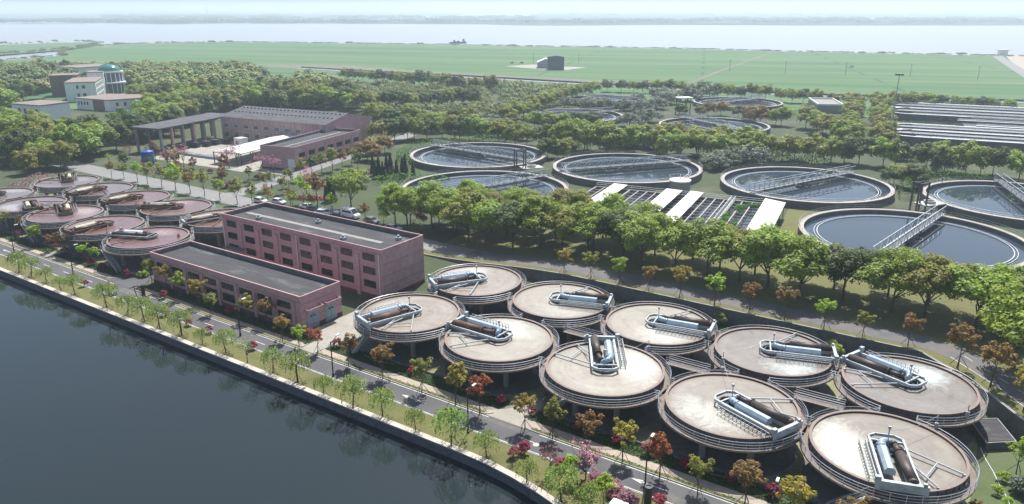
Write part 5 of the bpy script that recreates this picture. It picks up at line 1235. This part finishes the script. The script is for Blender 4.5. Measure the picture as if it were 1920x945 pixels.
while yy < ys1:
    xx = xs0
    while xx < xs1:
        x = xx + g_.uniform(-2.4, 2.4); y = yy + g_.uniform(-2.4, 2.4); xx += 9.4
        if not inpoly(x, y, WP): continue
        if any(math.hypot(x - c[0], y - c[1]) < r_ for c, r_ in NOGO): continue
        if any(a - 3 < x < b and c - 3 < y < d for a, b, c, d in RECT): continue
        if any(a < x < b and c < y < d for a, b, c, d in CLR) and g_.random() < .93: continue
        cand.append((x, y))
    yy += 9.0
cand.sort(key=lambda p: p[1])
vis = [p for p in cand if abs(p[0]) / p[1] < .72]
near = vis[:135]
for (x, y) in near:
    lf = rnd.choice(['camphor', 'camphor', 'olive', 'dark', 'camphor', 'dark']); tree("broadleaf_tree", 'mid', x, y, 0, rnd.uniform(.85, 1.45), lf, "round crowned green tree in the near part of the dense left hand wood", group="trees in the near part of the left hand wood")
rest = vis[135:]
print("wood", len(cand), "near", len(near), "rest", len(rest), "belts", ntree[0])
lowc = [crown_quads(400 + s, 5.3, 4.2, 5.4, 34, 44, .60, .34, -.2, .12, .1, .14) for s in range(5)]
Q = []
medc = [crown_quads(450 + s, 5.2, 4.1, 5.4, 44, 64, .40, .32, -.4, .13, .12, .18) for s in range(4)]
rng = np.random.default_rng(77)
for (x, y) in rest:
    q = (medc[rng.integers(4)] if y < 400 else lowc[rng.integers(5)]).copy(); a = rng.random() * 6.28; s_ = rng.uniform(.85, 1.45) * (1 if y < 520 else .8); c, s2 = math.cos(a), math.sin(a); X = q[:, :, 0] * c - q[:, :, 1] * s2; Y = q[:, :, 0] * s2 + q[:, :, 1] * c
    q = np.stack([X * s_ + x, Y * s_ + y, q[:, :, 2] * s_ * rng.uniform(.85, 1.1)], 2); Q.append(q)
o = bpy.data.objects.new("distant_woodland", quads_to_mesh("distant_woodland", np.concatenate(Q))); COL.objects.link(o)
def woodmat():
    m, n, b = newmat("woodland_leaf"); p = pos(n, True); k = N(n, "ShaderNodeTexVoronoi"); k.inputs["Scale"].default_value = .085; n.links.new(p, k.inputs[0])
    sp = N(n, "ShaderNodeSeparateColor"); n.links.new(k.outputs["Color"], sp.inputs[0])
    col = ramp(n, sp.outputs[0], [(.1, (.07, .13, .025)), (.4, (.15, .22, .035)), (.65, (.22, .28, .045)), (.9, (.27, .26, .06))]); ge = N(n, "ShaderNodeNewGeometry")
    col = mix(n, .6, col, ramp(n, ge.outputs["Random Per Island"], [(0, (.88, .88, .88)), (1, (1.12, 1.12, 1.12))]), 'MULTIPLY'); n.links.new(col, b.inputs["Base Color"]); b.inputs["Roughness"].default_value = .7; return m
o.data.materials.append(woodmat()); tag(o, "dense wood of round green crowns filling the far left up to the field", "woodland", kind="stuff")
# scrub between wood and field road
Q = []
SP = [at(480, 205), at(690, 205), at(900, 235), at(960, 215), at(1100, 170), at(900, 156), at(640, 160), at(500, 170)]
low2 = [crown_quads(500 + s, 2.2, 1.9, 1.8, 14, 10, .42, .36, -.2) for s in range(4)]
for i in range(1500):
    x = rng.uniform(-170, 60); y = rng.uniform(330, 580)
    if not inpoly(x, y, SP): continue
    q = low2[rng.integers(4)].copy(); s_ = rng.uniform(.6, 1.5); Q.append(q * s_ + np.array([x, y, 0]))
o = bpy.data.objects.new("scrub", quads_to_mesh("scrub", np.concatenate(Q))); COL.objects.link(o); o.data.materials.append(M['scrub']); tag(o, "thin pale olive scrub between the wood and the field road", "scrub", kind="stuff")
# reeds along the river bank
Q = []
for a, b_ in zip(bank[:-1], bank[1:]):
    L = math.hypot(b_[0] - a[0], b_[1] - a[1]); n = int(L / 2.2)
    for i in range(n):
        f = rng.random(); q = low2[rng.integers(4)].copy(); s_ = rng.uniform(.25, .75) * (1.7 if rng.random() < .05 else 1); Q.append(q * s_ * np.array([2.4, 1.6, .8]) + np.array([a[0] + (b_[0] - a[0]) * f, a[1] + (b_[1] - a[1]) * f - 4, 0]))
for a, b_ in zip(isl[:-1], isl[1:]):
    L = math.hypot(b_[0] - a[0], b_[1] - a[1]); n = min(40, int(L / 6))
    for i in range(n):
        f = rng.random(); q = low2[rng.integers(4)].copy(); s_ = rng.uniform(.5, 1.4); Q.append(q * s_ * np.array([1.6, 1.6, 1]) + np.array([a[0] + (b_[0] - a[0]) * f, a[1] + (b_[1] - a[1]) * f, 0]))
o = bpy.data.objects.new("reeds", quads_to_mesh("reeds", np.concatenate(Q))); COL.objects.link(o); o.data.materials.append(M['scrub']); tag(o, "ragged reeds along the river edge of the green fields", "reeds", kind="stuff")
# far shore tree belts
Q = []
for (u0, u1, v0, v1, n) in [(-100, 2000, 44, 40, 420), (600, 1000, 36, 31, 120), (200, 560, 38, 28, 200), (1000, 2000, 30, 22, 200), (1300, 1900, 40, 36, 150), (0, 900, 24, 18, 160)]:
    for i in range(n):
        x, y = at(rng.uniform(u0, u1), rng.uniform(v1, v0)); q = low2[rng.integers(4)].copy(); Q.append(q * np.array([14, 9, rng.uniform(2, 4.5)]) + np.array([x, y, 0]))
o = bpy.data.objects.new("far_treeline", quads_to_mesh("far_treeline", np.concatenate(Q))); COL.objects.link(o); o.data.materials.append(M['dark']); tag(o, "hazy tree lines on the far shore of the river", "tree line", kind="stuff")
# weeds on the basin
q = [low2[rng.integers(4)] * np.array([.45, .45, .5]) * rng.uniform(.5, 1.1) + np.array([x + rng.normal() * .6, y + rng.normal() * 1.5, 2.4]) for (x, y) in [(-6, 12), (-6, 15), (-6.2, 9), (-3, 13), (-5.5, 5), (-6.3, 20), (-5, 26), (-3.6, 28), (-1.5, 30), (-11, 3), (-4.5, 24)] for _ in range(3)]
obj("weed_clump", quads_to_mesh("weed_clump", np.concatenate(q)), M['hedge'], stf)
# lawn shrubs at lower right
for i, (u, v, s_, lf, lab) in enumerate([(1878, 902, .72, 'lime', "clipped lime ball shrub, uppermost of the three on the right lawn"), (1870, 928, .68, 'lime', "clipped lime ball shrub, middle of the three on the right lawn"), (1888, 952, .72, 'lime', "clipped lime ball shrub at the bottom edge of the right lawn"), (1832, 968, .9, 'bronze', "bronze bush at the bottom edge beside the nearest tank"), (1915, 925, 1.1, 'grey', "grey green bush at the right edge of the lawn"), (1560, 662, 1.1, 'camphor', "round green bush between the two grey tanks and the wall"), (1655, 668, 1.1, 'scrub', "pale bush behind the grey tank near the wall"), (1430, 618, 1.3, 'scrub', "pale bush right of the cream rear tank"), (1350, 606, 1.2, 'scrub', "pale bush behind the rear tanks under the lime tree")]):
    x, y = at(u, v); tree("bush", 'shrub' if lf != 'lime' else 'globe', x, y, 0, s_ * (1.2 if lf == 'lime' else 1.3), lf, lab, "shrub")
x, y = at(1905, 888); tree("small_tree", 'young', x, y, 0, .85, 'camphor', "young yellow green tree with stakes on the right hand lawn")

# ------------------------------------------------------------------ street furniture, small things
def street_lamp(u, v, h, ang, label):
    x, y, z = atg(u, v); r_ = thing("street_lamp", label, "street lamp", (x, y, z), ang, "black street lamps along the canal road")
    obj("pole", MB().tube((0, 0, 0), (0, 0, h), .11, .07, 10).cyl((0, 0), .18, 0, .5, 10), M['black'], r_)
    obj("arm", MB().tube((-.5, 0, h - .55), (1.3, 0, h + .35), .05, n=8), M['black'], r_)
    obj("lamp_head", MB().box((1.55, 0, h + .46), (.75, .26, .14)).box((1.55, 0, h + .38), (.55, .2, .04), mi=1), [M['white'], M['galv']], r_)
for (u, v, h, lab) in [(878, 811, 5.7, "black street lamp left of the concrete driveway"), (625, 706, 5.7, "black street lamp by the entrance of the small pink building"), (451, 630, 5.7, "black street lamp opposite the middle of the small pink building"), (27, 474, 5.7, "leftmost black street lamp on the canal road"), (138, 516, 5.7, "black street lamp opposite the tank stair"), (1209, 917, 5.7, "black street lamp beside the black bollard at the bottom"), (1440, 1010, 5.7, "street lamp whose head peeks in at the bottom edge")]:
    street_lamp(u, v, h, R(60), lab)
x, y = at(1213, 962); o = obj("bollard", MB().cyl((0, 0), .42, 0, 3.3, 20).ring(.30, .42, 3.302, 3.4, n=20), M['black'], None, (x, y, 0)); tag(o, "thick black cylindrical post at the bottom edge below a street lamp", "post")
for (u, v, lab) in [(342, 629, "small garden lamp with round pale cap among willows on the bank"), (557, 716, "garden lamp with a round pale cap just above a willow opposite the driveway"), (402, 396, "garden lamp with a pale round cap beside the large pink building")]:
    x, y = at(u, v); r_ = thing("garden_lamp", lab, "garden lamp", (x, y, 0), 0, "garden lamps with round caps")
    obj("pole", MB().tube((0, 0, 0), (0, 0, 2.9), .05, n=8), M['black'], r_); obj("lamp_head", MB().cyl((0, 0), .14, 2.75, 3.0, 12).tube((0, 0, 3.0), (0, 0, 3.1), .45, .38, 16), M['cream'], r_)
mh = MB()
for (u, v) in [(675, 715), (1005, 834), (560, 653)]:
    x, y = at(u, v); o = obj("manhole_cover", MB().cyl((0, 0), .42, .011, .022, 24), M['concrete_lt'], None, (x, y, 0)); tag(o, {675: "round manhole cover on the road left of the white arrow", 1005: "round manhole cover on the road below the driveway", 560: "manhole cover on the road by the small pink building"}[u], "manhole cover", "manhole covers")
for (u, v, h, lab) in [(1668, 259, 26, "tall floodlight mast right of the tree avenue"), (436, 198, 21.5, "tall floodlight mast rising from the wood behind the pink workshop")]:
    x, y = at(u, v); r_ = thing("floodlight_mast", lab, "floodlight mast", (x, y, 0), 0, "tall floodlight masts")
    obj("pole", MB().tube((0, 0, 0), (0, 0, h), .32, .14, 10), M['galv'], r_)
    hd = MB(); hd.ring(.8, 1.0, h - .1, h + .1, n=16)
    for i in range(6): a = R(60 * i); hd.box((1.25 * math.cos(a), 1.25 * math.sin(a), h + .1), (.8, .7, .55), a)
    obj("floodlight", hd, M['steel_dk'], r_)
for i, (u, v) in enumerate([(1000, 118), (1085, 120), (1368, 134), (1472, 137), (1585, 140), (1706, 144), (1833, 149)]):
    x, y = at(u, v); r_ = thing("utility_pole", f"thin utility pole in the green field, {nth(i)} from left", "utility pole", (x, y, 0), 0, "utility poles across the green field")
    obj("pole", MB().tube((0, 0, 0), (0, 0, 10), .2, .14, 7), M['concrete'], r_); obj("crossarm", MB().box((0, 0, 9.4), (2.0, .15, .15)), M['concrete'], r_)
fm = at(389, 33); r_ = thing("lattice_mast", "very tall thin mast on the hazy far shore at the left", "mast", (*fm, 0))
ml = MB()
for a in range(3): ml.tube((3 * math.cos(R(120 * a)), 3 * math.sin(R(120 * a)), 0), (.5 * math.cos(R(120 * a)), .5 * math.sin(R(120 * a)), 74), .8, .4, 5)
for i in range(12): z = 6 * i + 3; q = 3 - 2.5 * z / 74; ml.ring(q - .2, q + .4, z, z + .6, n=6)
obj("lattice", ml, M['galv'], r_)
# blue water tank
x, y = at(279, 308); r_ = thing("water_tank", "bright blue cylindrical water tank among the garden trees", "water tank", (x, y, 0))
bt = MB().cyl((0, 0), 2.1, .2, 4.6, 32).tube((0, 0, 4.6), (0, 0, 5.1), 2.1, .9, 32)
for i in range(5): bt.ring(2.1, 2.17, .6 + .85 * i, .75 + .85 * i, n=32)
obj("shell", bt, M['bluetank'], r_); obj("base", MB().cyl((0, 0), 2.4, 0, .2, 32), M['concrete'], r_); obj("lid", MB().cyl((0, 0), .6, 5.1, 5.3, 16), M['bluetank'], r_)
# concrete chamber and hose on the lawn
c4 = [at(1818, 786, 1), at(1870, 785, 1), at(1905, 828, 1), at(1850, 831, 1)]
r_ = thing("concrete_chamber", "low square concrete chamber between the lawn and the retaining wall", "chamber", (*c4[0], 0)); q = [(p[0] - c4[0][0], p[1] - c4[0][1]) for p in c4]
obj("wall", MB().prism(q, 0, 1.0), M['concrete_dk'], r_); cx_ = sum(p[0] for p in q) / 4; cy_ = sum(p[1] for p in q) / 4
obj("lid", MB().prism([(cx_ + (p[0] - cx_) * .93, cy_ + (p[1] - cy_) * .93) for p in q], 1.002, 1.06), M['roof'], r_)
obj("rim", MB().path([(*p, 1.04) for p in q + q[:1]], .06, 4), M['concrete_lt'], r_)
hs = [(*at(u, v), .05) for u, v in ((1838, 840), (1848, 862), (1862, 885), (1873, 908), (1886, 930), (1899, 960))]
hb = MB().path(hs, .045, 6); tag(obj("hose", hb, M['white']), "thin white hose lying across the right hand lawn", "hose")
# stacked pipes in the far yard
for i in range(6):
    x, y = W(-250 + 3.2 * i, 78 + rnd.uniform(-2, 2)); mb = MB()
    for k in range(5): mb.tube((-3, .45 * k, .3), (3, .45 * k, .3), .2, n=8)
    for k in range(4): mb.tube((-3, .225 + .45 * k, .68), (3, .225 + .45 * k, .68), .2, n=8)
    o = obj("pipe_stack", mb, M['galv'], None, (x, y, 0), ANG + R(10)); tag(o, f"stack of grey pipes before the white canopy, {nth(i)} from left", "pipe stack", "stacks of pipes in the far yard")
for i in range(9):
    x, y = W(-268 + 1.2 * i + rnd.uniform(-1, 1), 78 + 4 * i); mb = MB()
    for k in range(3): mb.box((0, 0, .35 + .75 * k), (3.4, 2.0, .5)); mb.bar((-1.5, -.9, 0), (-1.5, -.9, 2.2), .1).bar((1.5, -.9, 0), (1.5, -.9, 2.2), .1)
    o = obj("material_rack", mb, M['steel_dk'], None, (x + 6, y, 0), ANG + R(14)); tag(o, f"dark rack of stored material under the open frame shed, {nth(i)} from the front", "rack", "racks under the open shed")
# walls / posts at the lower left gateway
x, y = at(258, 560); r_ = thing("signpost", "leaning black signpost with a crossbar at the left corner of the small pink building", "signpost", (x, y, 0), R(20))
obj("post", MB().tube((0, 0, 0), (-.35, 0, 2.6), .07, n=6), M['black'], r_); obj("crossbar", MB().bar((-1.1, 0, 2.2), (.4, 0, 2.6), .12), M['black'], r_)
x, y = at(270, 557); o = obj("gate_box", MB().box((0, 0, 1.1), (.6, .5, 2.2)).box((0, 0, 2.3), (.8, .65, .2)).tube((-.4, -.2, 0), (-.5, -.3, 1.9), .05, n=6), M['black'], None, (x, y, 0), R(15)); tag(o, "narrow black cabinet beside the leaning signpost", "cabinet")
x, y = at(211, 553); r_ = thing("handcart", "small pale handcart standing beside the two people on the road", "cart", (x, y, 0), R(-25))
obj("tray", MB().box((0, 0, .45), (1.6, .9, .08)).box((0, .42, .6), (1.6, .05, .3)).box((0, -.42, .6), (1.6, .05, .3)).box((.78, 0, .6), (.05, .8, .3)), M['concrete_lt'], r_)
for sx in (-.5, .5):
    for sy in (-.45, .45): obj("wheel", MB().tube((sx, sy - .04, .2), (sx, sy + .04, .2), .2, n=14), M['tyre'], r_)
obj("handle", MB().tube((-.8, -.3, .5), (-1.3, -.3, 1.0), .025, n=6).tube((-.8, .3, .5), (-1.3, .3, 1.0), .025, n=6).tube((-1.3, -.3, 1.0), (-1.3, .3, 1.0), .025, n=6), M['steel_dk'], r_)
x, y = at(1160, 955); o = obj("stone_box", MB().ring(.01, .02, 0, .01, n=4).box((0, 0, .35), (1.6, 1.0, .7)).box((0, 0, .74), (1.8, 1.2, .08), mi=1), [M['concrete_dk'], M['white']], None, (x, y, 0), ANG); tag(o, "dark box with a white rimmed top at the bottom edge among azaleas", "box")

# ------------------------------------------------------------------ vehicles
def car_mesh(L, Wd, H, van=False):
    body = MB(); hl = L / 2
    if van: prof = [(-hl, .35), (-hl, 1.9), (-hl + .2, H), (hl - 1.9, H), (hl - .9, 1.35), (hl - .15, 1.05), (hl, .6), (hl, .35)]
    else: prof = [(-hl, .35), (-hl, .85), (-hl + .15, .98), (hl - 1.25, .95), (hl - .15, .78), (hl, .6), (hl, .35)]
    n = len(prof)
    rows = [(-1, .0), (-.93, .06), (.93, .06), (1, .0)]
    vs = []
    for (f, e) in rows:
        for (x, z) in prof: vs.append((x * (1 - (.015 if e == 0 else 0)), f * Wd / 2, z - (0 if z < .5 else (.06 if e == 0 else 0))))
    fs = [tuple(range(n)), tuple(range(3 * n, 4 * n))[::-1]]
    for r in range(3):
        for i in range(n): a = r * n + i; b = r * n + (i + 1) % n; fs.append((a, a + n, b + n, b))
    body.add(vs, fs)
    cab = MB(); glassb = MB()
    if not van:
        cp_ = [(-hl + .35, .95), (-hl + .95, H - .04), (-hl + 1.3, H), (hl - 2.0, H), (hl - 1.7, H - .05), (hl - 1.15, .93)]
        n = len(cp_); vs = [(x, f * (Wd / 2 - (.05 if z < 1 else .2)), z) for f in (-1, 1) for (x, z) in cp_]
        glassb.add(vs, [tuple(range(n)), tuple(range(n, 2 * n))[::-1]] + [(i, i + n, (i + 1) % n + n, (i + 1) % n) for i in range(n)])
        cab.box(((-hl + .95 + hl - 1.85) / 2, 0, H + .015), (L - 2.75, Wd - .42, .05))
        for x0_, z0_, x1_, z1_ in ((-hl + .38, .98, -hl + .98, H), (hl - 1.2, .96, hl - 1.8, H - .02), (0, .95, -.05, H)):
            for q in (-1, 1): cab.bar((x0_, q * (Wd / 2 - .06), z0_), (x1_, q * (Wd / 2 - .2), z1_), .09)
    else:
        glassb.box((-.5, 0, 1.75), (L - 2.4, Wd + .02, .55)); glassb.add([(hl - 1.88, -.85, H - .08), (hl - .93, -.85, 1.42), (hl - .93, .85, 1.42), (hl - 1.88, .85, H - .08)], [(0, 1, 2, 3)])
        vs = glassb.v[-4:]; glassb.v[-4:] = [(a + .04, b, c + .03) for a, b, c in vs]
        cab.box((-.6, 0, H + .05), (2.2, Wd * .6, .1))
    wh = MB().tube((0, -.11, 0), (0, .11, 0), .33 if not van else .36, n=18); rim = MB().tube((0, -.118, 0), (0, .118, 0), .2, n=12)
    hlm = MB().box((0, 0, 0), (.1, .35, .14))
    return [m_.mesh(nm) for m_, nm in ((body, "body"), (glassb, "windows"), (cab, "roof_panel"), (wh, "wheel"), (rim, "rim"), (hlm, "headlight"))], (L, Wd, H)
CAR = car_mesh(4.5, 1.78, 1.46); VAN = car_mesh(5.6, 2.0, 2.5, True); CAB = car_mesh(4.2, 1.8, 1.65)
def car(kind, name, u, v, rz, paint, label, cat="car", group=None, loc=None):
    (bo, gl, ca, wh, ri, hd), (L, Wd, H) = kind
    x, y, z = atg(u, v) if loc is None else loc
    r_ = thing(name, label, cat, (x, y, z + .03), rz, group)
    obj("body", bo, M[paint], r_); obj("windows", gl, M['glass'], r_); obj("roof_panel", ca, M[paint], r_)
    for sx in (-L * .30, L * .31):
        for sy in (-Wd / 2 + .1, Wd / 2 - .1): w__ = obj("wheel", wh, M['tyre'], r_, (sx, sy, .34)); obj("rim", ri, M['steel'], w__)
    for sy in (-.6, .6): obj("headlight", hd, M['white'], r_, (L / 2 - .08, sy, .68))
    for sy in (-.6, .6): obj("tail_light", hd, M['carred'], r_, (-L / 2 + .04, sy, .78))
GC = "vehicles parked behind the large pink building"
car(CAR, "parked_car", 737, 432, ANG + R(8), 'carwhite', "white sedan parked on its own at the right end behind the large pink building", group=GC)
car(CAR, "parked_car", 697, 418, ANG + R(0), 'cargrey', "grey sedan parked between the white van and a green bush", group=GC)
car(VAN, "parked_van", 658, 408, ANG + R(0), 'carwhite', "white passenger van with dark side windows parked behind the pink roof", "van", GC)
car(CAR, "parked_car", 620, 402, ANG + R(30), 'carwhite', "white sedan left of the passenger van, half behind a lime bush", group=GC)
car(CAR, "parked_car", 606, 403, ANG + R(20), 'carwhite', "white sedan hugging the pink parapet, just left of the lime bush", group=GC)
car(CAR, "parked_car", 575, 391, ANG + R(180), 'carwhite', "white car with a dark windscreen between two golden bushes", group=GC)
car(CAR, "parked_car", 589, 396, ANG + R(35), 'cargrey', "grey car in the shade of a golden bush", group=GC)
car(CAR, "parked_car", 523, 382, ANG + R(5), 'carwhite', "white sedan near the road junction at the left end of the parking row", group=GC)
car(CAR, "parked_car", 489, 380, ANG + R(5), 'carwhite', "white sedan at the far left just showing over the roof corner", group=GC)
x, y = at(917, 152); car(CAR, "moving_car", 0, 0, math.atan2(fr[3][1] - fr[2][1], fr[3][0] - fr[2][0]) + math.pi, 'carwhite', "white hatchback driving on the distant field road", loc=(*at(917, 149.5), .0))
x, y = at(672, 294); car(CAR, "parked_car", 672, 293, ANG + R(100), 'carred', "red car parked on the side road by the pink building")
car(CAB, "field_vehicle", 1597, 126, R(10), 'carwhite', "pale vehicle standing in the middle of the green field")
car(CAB, "field_vehicle", 960, 119, R(160), 'cargrey', "dark farm vehicle left of the field barn, farther left of the pair", group="farm vehicles by the field barn")
car(CAB, "field_vehicle", 978, 119, R(170), 'cargrey', "dark farm vehicle next to the field barn, nearer of the pair", group="farm vehicles by the field barn")
# cargo boat
x, y = at(858, 81.5, -1.3); bt = thing("cargo_boat", "dark cargo boat with a stern wheelhouse floating on the wide river", "boat", (x, y, -1.3), R(3))
hull = MB(); st_ = [(-13, 1.6, 2.6), (-12, 2.6, 2.2), (0, 2.9, 1.8), (9, 2.7, 2.2), (12.5, 1.3, 3.0), (14, .1, 3.6)]
vs = []
for (x_, hw, zt_) in st_: vs += [(x_, -hw, zt_), (x_, -hw * .7, -.3), (x_, hw * .7, -.3), (x_, hw, zt_)]
fs = []
for i in range(len(st_) - 1):
    a = 4 * i
    for k in range(4): fs.append((a + k, a + (k + 1) % 4, a + 4 + (k + 1) % 4, a + 4 + k))
fs += [(0, 1, 2, 3), (20, 23, 22, 21)]
hull.add(vs, fs); obj("hull", hull, M['slate'], bt)
obj("wheelhouse", MB().box((9.5, 0, 4.2), (4, 4, 3.6)).box((9.5, 0, 6.6), (3, 3, 1.2)), M['paleclad'], bt); obj("cargo", MB().prism([(-8, -2), (6, -2), (6, 2), (-8, 2)], 2.0, 2.9).box((-5, 0, 4), (3, 2.6, 2.6)).box((1, 0, 3.4), (3.5, 2.8, 1.6)), M['slate'], bt)
obj("mast", MB().tube((9.5, 0, 7), (9.5, 0, 9.5), .12, n=6).tube((-10, 0, 2.5), (-10, 0, 5.5), .12, n=6), M['steel_dk'], bt)

# ------------------------------------------------------------------ people
def person(u, v, z, rz, shirt, trous, label, hat=None, loc=None):
    x, y = at(u, v, z) if loc is None else loc
    r_ = thing("person", label, "person", (x, y, z), rz, None)
    J = {'pel': (0, 0, .95, .13), 'bel': (0, 0, 1.12, .13), 'che': (0, -.01, 1.36, .15), 'nek': (0, 0, 1.52, .055), 'hed': (0, .02, 1.62, .085), 'top': (0, .02, 1.72, .075)}
    for sx, n_ in ((-1, 'l'), (1, 'r')):
        J[n_ + 'hip'] = (.10 * sx, 0, .90, .09); J[n_ + 'kne'] = (.12 * sx, .04 * sx, .49, .06); J[n_ + 'ank'] = (.13 * sx, -.03 * sx, .08, .042); J[n_ + 'toe'] = (.14 * sx, .15 - .03 * sx, .04, .038)
        J[n_ + 'sho'] = (.20 * sx, 0, 1.42, .06); J[n_ + 'elb'] = (.28 * sx, .02, 1.14, .045); J[n_ + 'wri'] = (.26 * sx, .16, .93, .032); J[n_ + 'han'] = (.25 * sx, .22, .86, .035)
    E_ = [('pel', 'bel'), ('bel', 'che'), ('che', 'nek'), ('nek', 'hed'), ('hed', 'top')]
    for n_ in 'lr': E_ += [('pel', n_ + 'hip'), (n_ + 'hip', n_ + 'kne'), (n_ + 'kne', n_ + 'ank'), (n_ + 'ank', n_ + 'toe'), ('che', n_ + 'sho'), (n_ + 'sho', n_ + 'elb'), (n_ + 'elb', n_ + 'wri'), (n_ + 'wri', n_ + 'han')]
    def skin(name, keys, edges, grow, m_):
        me = bpy.data.meshes.new(name); ks = list(keys); me.from_pydata([J[k][:3] for k in ks], [(ks.index(a), ks.index(b)) for a, b in edges], []); o = bpy.data.objects.new(name, me); COL.objects.link(o); o.parent = r_
        mo = o.modifiers.new("s", 'SKIN'); sv = me.skin_vertices[0].data
        for i, k in enumerate(ks): sv[i].radius = (J[k][3] + grow,) * 2
        sv[0].use_root = True
        o.modifiers.new("u", 'SUBSURF').levels = 1; me.materials.append(m_); o.modifiers["u"].render_levels = 1; return o
    skin("body", J.keys(), E_, 0, M['skin'])
    sk = ['bel', 'che', 'lsho', 'rsho', 'lelb', 'relb']; skin("shirt", sk, [('bel', 'che'), ('che', 'lsho'), ('che', 'rsho'), ('lsho', 'lelb'), ('rsho', 'relb')], .02, M[shirt])
    tk_ = ['pel', 'lhip', 'rhip', 'lkne', 'rkne', 'lank', 'rank']; skin("trousers", tk_, [('pel', 'lhip'), ('pel', 'rhip'), ('lhip', 'lkne'), ('rhip', 'rkne'), ('lkne', 'lank'), ('rkne', 'rank')], .02, M[trous])
    obj("hair" if not hat else "helmet", MB().blob((0, .01, 1.69), (.105, .115, .10), 12, 8, zmin=-.2), M[hat or 'black'], r_)
M['shirtw'] = surf("white_shirt", (.7, .72, .75), scale=2, rough=.8, bumps=0); M['navy'] = surf("navy_cloth", (.03, .04, .09), scale=2, rough=.9, bumps=0); M['yellow'] = surf("yellow_plastic", (.7, .5, .05), scale=2, rough=.5, bumps=0)
person(189, 546, 0, R(150), 'shirtw', 'navy', "person in a white shirt and dark trousers standing on the canal road")
person(204, 551, 0, R(-160), 'navy', 'navy', "person in dark clothes and a yellow helmet beside the handcart", hat='yellow')
person(510, 355, 0, R(60), 'shirtw', 'navy', "person walking on the road near the junction by the far pink building")
x_, y_ = W(-144.9, .4); 
person(336, 452, ZD, R(30), 'bluetank', 'navy', "person in blue working on the deck of the rust tank near the small pink building")
cx4, cy4 = 139.8, 198.8
person(0, 0, 2.16, R(200), 'shirtw', 'navy', "person on the back walkway of the clarifier at the right edge", loc=(cx4 + 23.8 * math.cos(R(115)), cy4 + 23.8 * math.sin(R(115))))

# ------------------------------------------------------------------ air
hz = MB().box((0, 11500, 53), (38000, 25000, 110)); m = bpy.data.materials.new("haze_air"); m.use_nodes = True; n = m.node_tree; n.nodes.clear()
pv = n.nodes.new("ShaderNodeVolumePrincipled"); pv.inputs["Color"].default_value = (.76, .89, 1.0, 1); pv.inputs["Density"].default_value = .00025; pv.inputs["Anisotropy"].default_value = .35
ou = n.nodes.new("ShaderNodeOutputMaterial"); n.links.new(pv.outputs[0], ou.inputs["Volume"])
o = obj("haze", hz, m); o["kind"] = "stuff"
